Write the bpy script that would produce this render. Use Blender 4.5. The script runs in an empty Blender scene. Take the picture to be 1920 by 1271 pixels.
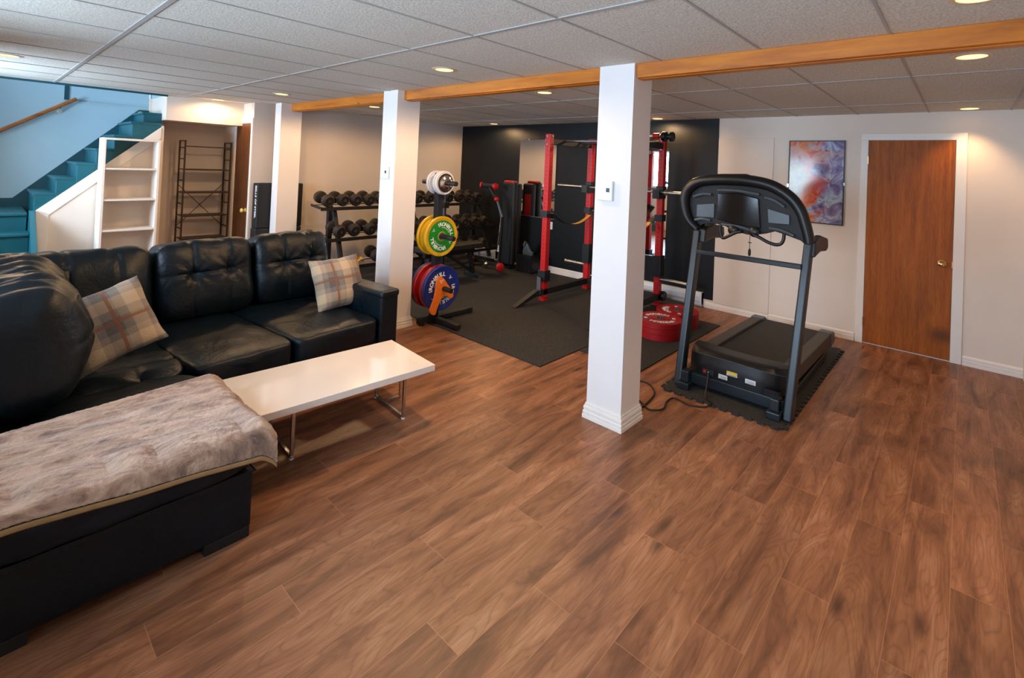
import bpy, bmesh, math, random
from mathutils import Vector, Matrix, Euler
random.seed(7)
sc = bpy.context.scene
col = sc.collection
PI = math.pi

# ------------------------------------------------------------------ camera
CAM_H = 1.65
yaw, pit, rol = 0.8573783862614321, -0.01397180723140755, 0.042962398556208134
fwd = Vector((math.sin(yaw)*math.cos(pit), math.cos(yaw)*math.cos(pit), -math.sin(pit)))
rgt = Vector((math.cos(yaw), -math.sin(yaw), 0))
upv = rgt.cross(fwd)
r2 = math.cos(rol)*rgt + math.sin(rol)*upv
u2 = -math.sin(rol)*rgt + math.cos(rol)*upv
cd = bpy.data.cameras.new('camera')
cam = bpy.data.objects.new('camera', cd); col.objects.link(cam)
m3 = Matrix((r2, u2, -fwd)).transposed()
cam.matrix_world = Matrix.Translation((0, 0, CAM_H)) @ m3.to_4x4()
cd.sensor_fit = 'HORIZONTAL'; cd.sensor_width = 36.0
cd.lens = 924.5325*36.0/1920.0
cd.shift_x = (960.0-1009.52)/1920.0
cd.shift_y = (299.225-635.5)/1920.0
cd.clip_start = 0.02
sc.camera = cam

# ------------------------------------------------------------------ world, exposure, daylight
w = bpy.data.worlds.new('world'); sc.world = w; w.use_nodes = True
wb = w.node_tree.nodes['Background']
wb.inputs[0].default_value = (0.62, 0.80, 1.0, 1); wb.inputs[1].default_value = 1.2
vs = sc.view_settings
vs.view_transform = 'Standard'; vs.look = 'None'; vs.gamma = 1.0; vs.use_curve_mapping = False
vs.exposure = 1.3

CEIL = 2.335
XW = 6.035      # door wall
YG = 7.12       # gym white wall
XL = -0.95      # window wall
YR = -0.42      # wall on the right hand

def area(name, loc, rot, sx, sy, power, colr):
    l = bpy.data.lights.new(name, 'AREA'); l.shape = 'RECTANGLE'; l.size = sx; l.size_y = sy
    l.energy = power; l.color = colr
    o = bpy.data.objects.new(name, l); o.location = loc; o.rotation_euler = rot; col.objects.link(o)
    return o
DAY = (0.66, 0.81, 1.0)
# windows: y0, y1, z0, z1 on wall x = XL
WINS = [(0.25, 1.75, 0.95, 2.12), (2.5, 3.9, 1.15, 2.12), (5.75, 7.1, 1.20, 2.24)]
for (y0, y1, z0, z1), pw in zip(WINS, (50, 42, 75)):
    area('daylight', (XL-0.22, (y0+y1)/2, (z0+z1)/2), (0, -PI/2, 0), z1-z0, y1-y0, pw, DAY)
area('stair_daylight', (0.3, 7.9, 3.15), (0, 0, 0), 1.4, 0.6, 5, DAY)

# ------------------------------------------------------------------ material helpers
def srgb(r, g, b):
    f = lambda c: (c/255/12.92) if c/255 <= 0.04045 else ((c/255+0.055)/1.055)**2.4
    return (f(r), f(g), f(b), 1)

class NT:
    def __init__(s, mat): s.t = mat.node_tree; s.n = s.t.nodes; s.l = s.t.links
    def node(s, typ, props=None, **ins):
        nd = s.n.new(typ)
        for k, v in (props or {}).items(): setattr(nd, k, v)
        for k, v in ins.items():
            key = int(k[1:]) if k[0] == '_' and k[1:].isdigit() else k.replace('_', ' ')
            s.set(nd.inputs[key], v)
        return nd
    def set(s, sock, v):
        if isinstance(v, bpy.types.NodeSocket): s.l.new(v, sock)
        else: sock.default_value = v
    def math(s, op, a, b=0.0, c=0.0):
        nd = s.n.new('ShaderNodeMath'); nd.operation = op
        s.set(nd.inputs[0], a); s.set(nd.inputs[1], b); s.set(nd.inputs[2], c)
        return nd.outputs[0]
    def mix(s, f, a, b, typ='MIX'):
        nd = s.n.new('ShaderNodeMix'); nd.data_type = 'RGBA'; nd.blend_type = typ
        s.set(nd.inputs[0], f); s.set(nd.inputs[6], a); s.set(nd.inputs[7], b)
        return nd.outputs[2]
    def ramp(s, f, stops, mode='LINEAR'):
        nd = s.n.new('ShaderNodeValToRGB'); nd.color_ramp.interpolation = mode
        e = nd.color_ramp.elements
        while len(e) < len(stops): e.new(0.5)
        for el, (p, c) in zip(e, stops): el.position = p; el.color = c
        s.set(nd.inputs[0], f)
        return nd.outputs[0]
    def noise(s, vec, scale, detail=3.0, rough=0.5, dist=0.0):
        nd = s.n.new('ShaderNodeTexNoise')
        if vec is not None: s.set(nd.inputs['Vector'], vec)
        nd.inputs['Scale'].default_value = scale; nd.inputs['Detail'].default_value = detail
        nd.inputs['Roughness'].default_value = rough; nd.inputs['Distortion'].default_value = dist
        return nd.outputs[0]
    def pos(s): return s.n.new('ShaderNodeNewGeometry').outputs['Position']
    def obj(s): return s.n.new('ShaderNodeTexCoord').outputs['Object']
    def sep(s, v):
        nd = s.n.new('ShaderNodeSeparateXYZ'); s.set(nd.inputs[0], v); return nd.outputs
    def comb(s, x, y, z):
        nd = s.n.new('ShaderNodeCombineXYZ')
        for i, v in enumerate((x, y, z)): s.set(nd.inputs[i], v)
        return nd.outputs[0]
    def bump(s, h, strength, dist=0.01):
        nd = s.n.new('ShaderNodeBump'); s.set(nd.inputs['Height'], h)
        nd.inputs['Strength'].default_value = strength; nd.inputs['Distance'].default_value = dist
        return nd.outputs[0]

def new_mat(name):
    m = bpy.data.materials.new(name); m.use_nodes = True
    return m, NT(m), m.node_tree.nodes['Principled BSDF']

def plain(name, c, rough=0.5, metal=0.0, nscale=0.0, namp=0.08, bump=0.0, coat=0.0, spec=0.5):
    """solid colour with a little noise in tone and relief"""
    m, t, b = new_mat(name)
    v = t.obj()
    n = t.noise(v, nscale or 14.0, 4.0)
    lo = tuple(x*(1-namp) for x in c[:3])+(1,); hi = tuple(min(1, x*(1+namp)) for x in c[:3])+(1,)
    t.set(b.inputs['Base Color'], t.ramp(n, [(0.3, lo), (0.7, hi)]))
    b.inputs['Roughness'].default_value = rough; b.inputs['Metallic'].default_value = metal
    b.inputs['Coat Weight'].default_value = coat
    b.inputs['Specular IOR Level'].default_value = spec
    if bump: t.set(b.inputs['Normal'], t.bump(t.noise(v, (nscale or 14)*8, 3.0), bump, 0.004))
    return m

def emit(name, c, strength):
    m = bpy.data.materials.new(name); m.use_nodes = True
    t = NT(m); t.n.remove(t.n['Principled BSDF'])
    e = t.node('ShaderNodeEmission', None, Color=c, Strength=strength)
    t.l.new(e.outputs[0], t.n['Material Output'].inputs[0])
    return m

def mat_floor():
    m, t, b = new_mat('laminate_floor')
    p = t.sep(t.pos())
    W_, L_ = 0.1768, 1.137
    ry = t.math('DIVIDE', t.math('SUBTRACT', p[1], 0.006), W_)
    row = t.math('FLOOR', ry)
    fy = t.math('SUBTRACT', ry, row)
    wn = t.node('ShaderNodeTexWhiteNoise', {'noise_dimensions': '1D'}, W=row)
    rx = t.math('DIVIDE', t.math('ADD', p[0], t.math('MULTIPLY', t.math('ADD', t.math('MULTIPLY', row, 0.41), t.math('MULTIPLY', wn.outputs[0], 0.22)), L_)), L_)
    cl = t.math('FLOOR', rx)
    fx = t.math('SUBTRACT', rx, cl)
    wn2 = t.node('ShaderNodeTexWhiteNoise', {'noise_dimensions': '2D'}, Vector=t.comb(row, cl, 0.0))
    rnd = wn2.outputs[0]
    # grain coordinates, every board shifted
    gx = t.math('ADD', t.math('MULTIPLY', p[0], 1.35), t.math('MULTIPLY', rnd, 53.0))
    gy = t.math('ADD', t.math('MULTIPLY', p[1], 7.5), t.math('MULTIPLY', rnd, 31.0))
    g = t.comb(gx, gy, 0.0)
    field = t.noise(g, 0.85, 2.0, 0.45, 0.25)
    rings = t.math('FRACT', t.math('MULTIPLY', field, 22.0))
    rings = t.math('ABSOLUTE', t.math('SUBTRACT', t.math('MULTIPLY', rings, 2.0), 1.0))
    fine = t.noise(t.comb(t.math('MULTIPLY', p[0], 5.0), t.math('MULTIPLY', p[1], 150.0), rnd), 1.0, 3.0, 0.6)
    blot = t.noise(g, 1.3, 4.0, 0.65, 0.6)
    base = t.ramp(blot, [(0.30, srgb(92, 64, 48)), (0.44, srgb(146, 98, 70)), (0.56, srgb(174, 120, 86)), (0.70, srgb(200, 148, 112))])
    amt = t.math('MULTIPLY', t.math('POWER', rings, 4.0), t.math('ADD', 0.04, t.math('MULTIPLY', blot, 0.6)))
    base = t.mix(amt, base, srgb(74, 48, 38))
    base = t.mix(t.math('MULTIPLY', fine, 0.62), base, srgb(110, 70, 46))
    vk = t.node('ShaderNodeTexVoronoi', {'feature': 'F1'}, Scale=1.0, Vector=t.comb(t.math('MULTIPLY', gx, 0.95), t.math('MULTIPLY', gy, 0.55), 0.0))
    base = t.mix(t.ramp(vk.outputs[0], [(0.03, (0.75, 0.75, 0.75, 1)), (0.13, (0, 0, 0, 1))]), base, srgb(62, 40, 30))
    tone = t.math('ADD', 0.70, t.math('MULTIPLY', rnd, 0.26))
    base = t.mix(1.0, base, t.comb(tone, tone, tone), 'MULTIPLY')
    dy = t.math('MINIMUM', fy, t.math('SUBTRACT', 1.0, fy))
    dx = t.math('MINIMUM', fx, t.math('SUBTRACT', 1.0, fx))
    seam = t.math('MAXIMUM', t.math('LESS_THAN', dy, 0.0065), t.math('LESS_THAN', dx, 0.0012))
    base = t.mix(t.math('MULTIPLY', seam, 0.5), base, srgb(186, 132, 96))
    t.set(b.inputs['Base Color'], base)
    t.set(b.inputs['Roughness'], t.math('ADD', 0.33, t.math('MULTIPLY', fine, 0.14)))
    b.inputs['Specular IOR Level'].default_value = 0.36
    h = t.math('SUBTRACT', t.math('MULTIPLY', fine, 0.25), t.math('MULTIPLY', seam, 1.0))
    t.set(b.inputs['Normal'], t.bump(h, 0.25, 0.002))
    return m

def mat_ceiling():
    m, t, b = new_mat('ceiling_tile')
    v = t.pos()
    n = t.noise(v, 95.0, 3.0, 0.7); n2 = t.noise(v, 1.1, 2.0)
    c = t.ramp(n, [(0.32, srgb(178, 175, 165)), (0.55, srgb(214, 211, 200)), (0.75, srgb(231, 228, 218))])
    c = t.mix(t.math('MULTIPLY', n2, 0.12), c, srgb(196, 186, 176))
    t.set(b.inputs['Base Color'], c)
    b.inputs['Roughness'].default_value = 0.9; b.inputs['Specular IOR Level'].default_value = 0.15
    t.set(b.inputs['Normal'], t.bump(n, 0.6, 0.004))
    return m

def mat_wood(name, dark, mid, light, axis=1, scale=1.0, rough=0.4, knots=True, stretch=14.0):
    m, t, b = new_mat(name)
    p = t.sep(t.pos())
    k = [stretch, stretch, stretch]; k[axis] = 1.0
    g = t.comb(*[t.math('MULTIPLY', p[i], k[i]*scale) for i in range(3)])
    n = t.noise(g, 1.4, 4.0, 0.55, 0.6)
    f = t.noise(g, 9.0, 3.0, 0.6)
    c = t.ramp(t.math('ADD', t.math('MULTIPLY', n, 0.75), t.math('MULTIPLY', f, 0.25)), [(0.3, dark), (0.52, mid), (0.7, light)])
    if knots:
        vo = t.node('ShaderNodeTexVoronoi', {'feature': 'F1'}, Scale=1.0, Vector=t.comb(*[t.math('MULTIPLY', p[i], 2.2 if i == axis else 6.0) for i in range(3)]))
        c = t.mix(t.math('MULTIPLY', t.math('LESS_THAN', vo.outputs[0], 0.10), 0.75), c, tuple(x*0.35 for x in dark[:3])+(1,))
    t.set(b.inputs['Base Color'], c); b.inputs['Roughness'].default_value = rough
    t.set(b.inputs['Normal'], t.bump(f, 0.15, 0.002))
    return m

def mat_leather():
    m, t, b = new_mat('black_leather')
    v = t.pos()
    vo = t.node('ShaderNodeTexVoronoi', {'feature': 'DISTANCE_TO_EDGE'}, Scale=210.0, Vector=v)
    n = t.noise(v, 7.0, 4.0, 0.6, 0.8); n2 = t.noise(v, 30.0, 4.0, 0.6)
    t.set(b.inputs['Base Color'], t.ramp(n, [(0.3, srgb(2, 13, 20)), (0.7, srgb(6, 20, 28))]))
    t.set(b.inputs['Roughness'], t.math('ADD', 0.33, t.math('MULTIPLY', n2, 0.14)))
    b.inputs['Specular IOR Level'].default_value = 0.33
    h = t.math('ADD', t.math('MULTIPLY', vo.outputs[0], 0.05), t.math('ADD', t.math('MULTIPLY', n, 1.0), t.math('MULTIPLY', n2, 0.35)))
    t.set(b.inputs['Normal'], t.bump(h, 0.42, 0.016))
    return m

def mat_plaid(name, ox=0.0, oz=0.0):
    m, t, b = new_mat(name)
    p = t.sep(t.obj())
    def bands(c, off):
        f = t.math('FRACT', t.math('DIVIDE', t.math('ADD', c, 10.0+off), 0.235))
        base = t.ramp(f, [(0.0, srgb(196, 168, 134)), (0.30, srgb(128, 118, 110)), (0.46, srgb(68, 71, 80)), (0.80, srgb(128, 118, 108))], 'CONSTANT')
        line = t.math('MULTIPLY', t.math('GREATER_THAN', f, 0.67), t.math('LESS_THAN', f, 0.745))
        return base, line
    a, la = bands(p[0], ox); c, lc = bands(p[2], oz)
    base = t.mix(0.5, a, c)
    base = t.mix(t.math('MULTIPLY', t.math('MAXIMUM', la, lc), 0.85), base, srgb(124, 62, 14))
    fz = t.noise(t.obj(), 120.0, 3.0, 0.7)
    base = t.mix(t.math('MULTIPLY', fz, 0.25), base, srgb(190, 172, 150))
    t.set(b.inputs['Base Color'], base); b.inputs['Roughness'].default_value = 0.95
    b.inputs['Sheen Weight'].default_value = 0.2
    t.set(b.inputs['Normal'], t.bump(fz, 0.6, 0.004))
    return m

def mat_blanket():
    m, t, b = new_mat('plush_blanket')
    v = t.pos()
    p = t.sep(v)
    st = t.comb(t.math('ADD', t.math('MULTIPLY', p[0], 5.0), t.math('MULTIPLY', p[1], 3.0)), t.math('MULTIPLY', p[1], 16.0), p[2])
    n = t.noise(st, 1.6, 5.0, 0.65, 0.9); f = t.noise(v, 170.0, 3.0, 0.8)
    c = t.ramp(n, [(0.30, srgb(84, 58, 42)), (0.45, srgb(162, 124, 98)), (0.62, srgb(208, 172, 144))])
    c = t.mix(t.math('MULTIPLY', f, 0.3), c, srgb(168, 138, 120))
    t.set(b.inputs['Base Color'], c); b.inputs['Roughness'].default_value = 1.0
    b.inputs['Sheen Weight'].default_value = 0.45; b.inputs['Sheen Roughness'].default_value = 0.5
    t.set(b.inputs['Normal'], t.bump(t.math('ADD', f, t.math('MULTIPLY', n, 1.2)), 0.8, 0.008))
    return m

def mat_rubber(name='speckled_rubber'):
    m, t, b = new_mat(name)
    v = t.pos()
    n = t.noise(v, 150.0, 2.0, 0.9); k = t.noise(v, 2.0, 3.0)
    c = t.ramp(n, [(0.42, srgb(22, 22, 22)), (0.60, srgb(38, 38, 36)), (0.68, srgb(110, 107, 100))])
    c = t.mix(t.math('MULTIPLY', k, 0.3), c, srgb(36, 35, 33))
    t.set(b.inputs['Base Color'], c); b.inputs['Roughness'].default_value = 0.8
    t.set(b.inputs['Normal'], t.bump(n, 0.5, 0.003))
    return m

def mat_door_veneer():
    m, t, b = new_mat('door_veneer')
    p = t.sep(t.pos())
    g = t.comb(p[0], t.math('MULTIPLY', p[1], 16.0), t.math('MULTIPLY', p[2], 1.1))
    n = t.noise(g, 1.3, 4.0, 0.6, 0.5); f = t.noise(g, 11.0, 3.0, 0.6)
    c = t.ramp(t.math('ADD', t.math('MULTIPLY', n, 0.6), t.math('MULTIPLY', f, 0.4)), [(0.32, srgb(116, 56, 8)), (0.52, srgb(152, 80, 14)), (0.70, srgb(174, 98, 24))])
    # scuffed dark patch by the latch side and near the floor
    d1 = t.node('ShaderNodeVectorMath', {'operation': 'DISTANCE'}, _0=t.comb(0.0, p[1], t.math('MULTIPLY', p[2], 1.4)), _1=(0.0, 0.13, 0.32))
    s1 = t.math('MULTIPLY', t.math('SUBTRACT', 1.0, t.math('MINIMUM', 1.0, t.math('MULTIPLY', d1.outputs['Value'], 7.0))), t.math('ADD', 0.4, f))
    c = t.mix(t.math('MINIMUM', 0.7, s1), c, srgb(70, 38, 16))
    t.set(b.inputs['Base Color'], c); b.inputs['Roughness'].default_value = 0.55; b.inputs['Specular IOR Level'].default_value = 0.3
    return m

def mat_picture():
    """abstract splashes of colour, nothing figurative"""
    m, t, b = new_mat('abstract_print')
    v = t.pos(); p = t.sep(v)
    n = t.noise(v, 4.5, 4.0, 0.6, 0.9); n2 = t.noise(v, 6.5, 4.0, 0.65, 1.0)
    u = t.math('DIVIDE', t.math('SUBTRACT', 1.5, p[1]), 0.55)      # 0 at its left edge
    h = t.math('DIVIDE', t.math('SUBTRACT', p[2], 1.18), 0.88)     # 0 at its foot
    warm = t.ramp(n, [(0.30, srgb(84, 28, 20)), (0.45, srgb(196, 66, 34)), (0.56, srgb(214, 122, 56)), (0.68, srgb(120, 66, 60))])
    cool = t.ramp(n2, [(0.30, srgb(50, 66, 108)), (0.46, srgb(134, 122, 160)), (0.58, srgb(176, 196, 214)), (0.70, srgb(96, 82, 110))])
    green = t.ramp(n2, [(0.35, srgb(92, 92, 30)), (0.55, srgb(176, 150, 40)), (0.70, srgb(70, 110, 80))])
    s = t.math('ADD', t.math('MULTIPLY', u, 1.0), t.math('MULTIPLY', t.math('SUBTRACT', n, 0.5), 1.6))
    c = t.mix(t.ramp(s, [(0.48, (0, 0, 0, 1)), (0.66, (1, 1, 1, 1))]), warm, cool)
    dg = t.node('ShaderNodeVectorMath', {'operation': 'DISTANCE'}, _0=t.comb(u, h, 0.0), _1=(0.15, 0.52, 0.0))
    c = t.mix(t.ramp(t.math('ADD', dg.outputs['Value'], t.math('MULTIPLY', n2, 0.3)), [(0.30, (1, 1, 1, 1)), (0.46, (0, 0, 0, 1))]), c, green)
    wv = t.node('ShaderNodeTexWave', None, Vector=v, Scale=3.2, Distortion=9.0, Detail=2.0)
    c = t.mix(t.math('MULTIPLY', t.math('MULTIPLY', t.math('GREATER_THAN', wv.outputs[1], 0.86), t.math('GREATER_THAN', h, 0.72)), 0.6), c, srgb(190, 160, 150))
    t.set(b.inputs['Base Color'], c); b.inputs['Roughness'].default_value = 0.12
    return m

M = {}
M['floor'] = mat_floor(); M['ceiling'] = mat_ceiling()
M['wall'] = plain('white_wall', srgb(222, 209, 195), 0.75, nscale=2.0, namp=0.03, bump=0.05)
M['wallgym'] = plain('greyish_white_wall', srgb(206, 194, 183), 0.8, nscale=2.0, namp=0.03, bump=0.05)
M['wallblack'] = plain('black_wall_paint', srgb(8, 12, 14), 0.5, nscale=3.0, namp=0.1, bump=0.1, spec=0.3)
M['wallblue'] = plain('pale_blue_wall', srgb(158, 188, 200), 0.7, nscale=2.0, namp=0.03)
M['teal'] = plain('teal_paint', srgb(8, 84, 96), 0.42, nscale=4.0, namp=0.12)
M['tealdark'] = plain('dark_teal_paint', srgb(6, 68, 80), 0.45, nscale=4.0, namp=0.1)
M['trim'] = plain('white_trim', srgb(228, 222, 214), 0.45, nscale=3.0, namp=0.02)
M['column'] = plain('column_paint', srgb(226, 220, 216), 0.6, nscale=2.0, namp=0.02)
M['tbar'] = plain('ceiling_grid_bar', srgb(164, 163, 160), 0.5, nscale=3.0, namp=0.03)
M['beam'] = mat_wood('pine_beam', srgb(150, 78, 4), srgb(192, 108, 8), srgb(210, 130, 20), axis=1, rough=0.45, stretch=9.0)
M['rail'] = mat_wood('handrail_wood', srgb(110, 60, 20), srgb(150, 84, 30), srgb(170, 100, 40), axis=0, knots=False)
M['veneer'] = mat_door_veneer()
M['brown'] = mat_wood('dark_brown_door', srgb(62, 34, 14), srgb(92, 52, 22), srgb(112, 66, 30), axis=2, knots=False)
M['leather'] = mat_leather()
M['plastic'] = plain('black_plastic', srgb(14, 18, 21), 0.42, nscale=30, namp=0.1, bump=0.05)
M['plasticm'] = plain('matt_black_plastic', srgb(12, 15, 17), 0.65, nscale=60, namp=0.15, bump=0.15)
M['tmframe'] = plain('dark_grey_frame', srgb(22, 32, 39), 0.36, nscale=20, namp=0.08)
M['screen'] = plain('dark_screen', srgb(9, 11, 14), 0.15, nscale=5)
M['greyplastic'] = plain('grey_plastic', srgb(72, 84, 92), 0.4, nscale=15)
M['belt'] = plain('running_belt', srgb(30, 29, 27), 0.7, nscale=200, namp=0.25, bump=0.3)
M['railgrey'] = plain('ribbed_grey_rail', srgb(66, 64, 60), 0.6, nscale=40, namp=0.15, bump=0.2)
M['rubber'] = mat_rubber()
M['blacksteel'] = plain('black_powder_coat', srgb(18, 20, 22), 0.55, nscale=30, namp=0.1, bump=0.05)
M['red'] = plain('red_powder_coat', srgb(184, 8, 12), 0.4, nscale=20, namp=0.08)
M['redrubber'] = plain('red_rubber', srgb(150, 10, 18), 0.45, nscale=20, namp=0.08)
M['yellow'] = plain('yellow_rubber', srgb(206, 160, 22), 0.4, nscale=20, namp=0.06)
M['green'] = plain('green_rubber', srgb(16, 128, 34), 0.45, nscale=20, namp=0.06)
M['blue'] = plain('blue_rubber', srgb(22, 38, 110), 0.45, nscale=20, namp=0.06)
M['orange'] = plain('orange_plastic', srgb(226, 112, 24), 0.45, nscale=20, namp=0.06)
M['white'] = plain('white_plastic', srgb(226, 228, 232), 0.4, nscale=8, namp=0.02)
M['whiterubber'] = plain('white_rubber', srgb(214, 214, 218), 0.45, nscale=12, namp=0.03)
M['ink'] = plain('white_print', srgb(232, 232, 228), 0.6, nscale=20, namp=0.02)
M['chrome'] = plain('chrome', (0.75, 0.75, 0.76, 1), 0.14, 1.0, nscale=10, namp=0.03)
M['steel'] = plain('bare_steel', (0.42, 0.42, 0.42, 1), 0.32, 1.0, nscale=30, namp=0.08)
M['legsteel'] = plain('brushed_leg_steel', (0.55, 0.52, 0.50, 1), 0.25, 1.0, nscale=30, namp=0.06)
M['brass'] = plain('brass', (0.72, 0.48, 0.20, 1), 0.2, 1.0, nscale=10, namp=0.05)
M['ivory'] = plain('ivory_knob', srgb(222, 196, 104), 0.35, nscale=10, namp=0.03)
M['gloss'] = plain('white_gloss_lacquer', srgb(232, 218, 204), 0.12, nscale=4, namp=0.01, coat=0.4)
M['shelfwhite'] = plain('white_melamine', srgb(226, 218, 208), 0.5, nscale=6, namp=0.02)
M['wire'] = plain('dark_brown_metal', srgb(42, 30, 24), 0.5, nscale=20, namp=0.1)
M['board'] = plain('dark_shelf_board', srgb(70, 60, 54), 0.5, nscale=20, namp=0.1)
M['dbrubber'] = plain('dumbbell_rubber', srgb(40, 34, 28), 0.42, nscale=40, namp=0.15)
M['mirror'] = plain('mirror_silver', (0.86, 0.87, 0.86, 1), 0.02, 1.0, nscale=2, namp=0.005)
M['plaida'] = mat_plaid('plaid_cloth', 0.02, 0.05)
M['plaidb'] = mat_plaid('plaid_cloth_b', 0.10, 0.02)
M['blanket'] = mat_blanket()
M['hem'] = plain('tan_hem', srgb(150, 116, 74), 0.9, nscale=40, namp=0.08, bump=0.2)
M['strap'] = plain('ochre_band_and_strap_light', srgb(196, 142, 52), 0.7, nscale=50, namp=0.1)  # the exercise band's own colour; on the safety straps it is painted light
M['strapb'] = plain('black_strap', srgb(28, 27, 27), 0.7, nscale=50, namp=0.1)
M['picture'] = mat_picture()
M['foam'] = plain('black_foam', srgb(13, 16, 20), 0.6, nscale=30, namp=0.1, bump=0.08)
M['vinyl'] = plain('bench_vinyl', srgb(38, 34, 30), 0.5, nscale=30, namp=0.1)
M['redpad'] = plain('red_vinyl', srgb(160, 14, 18), 0.5, nscale=20, namp=0.06)
M['sticker'] = plain('white_sticker', srgb(206, 210, 216), 0.5, nscale=40, namp=0.06)
M['stickery'] = plain('yellow_sticker', srgb(222, 186, 22), 0.5, nscale=40, namp=0.05)
M['cord'] = plain('black_cord', srgb(16, 15, 15), 0.5, nscale=20)
M['lamp'] = emit('lamp_glow', (1.0, 0.56, 0.17, 1), 1.7)
M['trimring'] = plain('lamp_trim', srgb(214, 190, 160), 0.45, nscale=10, namp=0.02)
M['lcd'] = plain('lcd_display', srgb(52, 66, 74), 0.2, nscale=20, namp=0.1)
M['heater'] = plain('heater_enamel', srgb(206, 210, 216), 0.4, nscale=8, namp=0.02)
def mat_glass():
    m = bpy.data.materials.new('window_glass'); m.use_nodes = True
    t = NT(m); t.n.remove(t.n['Principled BSDF'])
    fr = t.node('ShaderNodeFresnel', None, IOR=1.35)
    tr = t.node('ShaderNodeBsdfTransparent', None, Color=(0.95, 0.98, 1, 1)); gl = t.node('ShaderNodeBsdfGlossy', None, Roughness=0.02)
    mx = t.node('ShaderNodeMixShader', None, _0=fr.outputs[0], _1=tr.outputs[0], _2=gl.outputs[0])
    t.l.new(mx.outputs[0], t.n['Material Output'].inputs[0])
    return m
M['glass'] = mat_glass()

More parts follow.
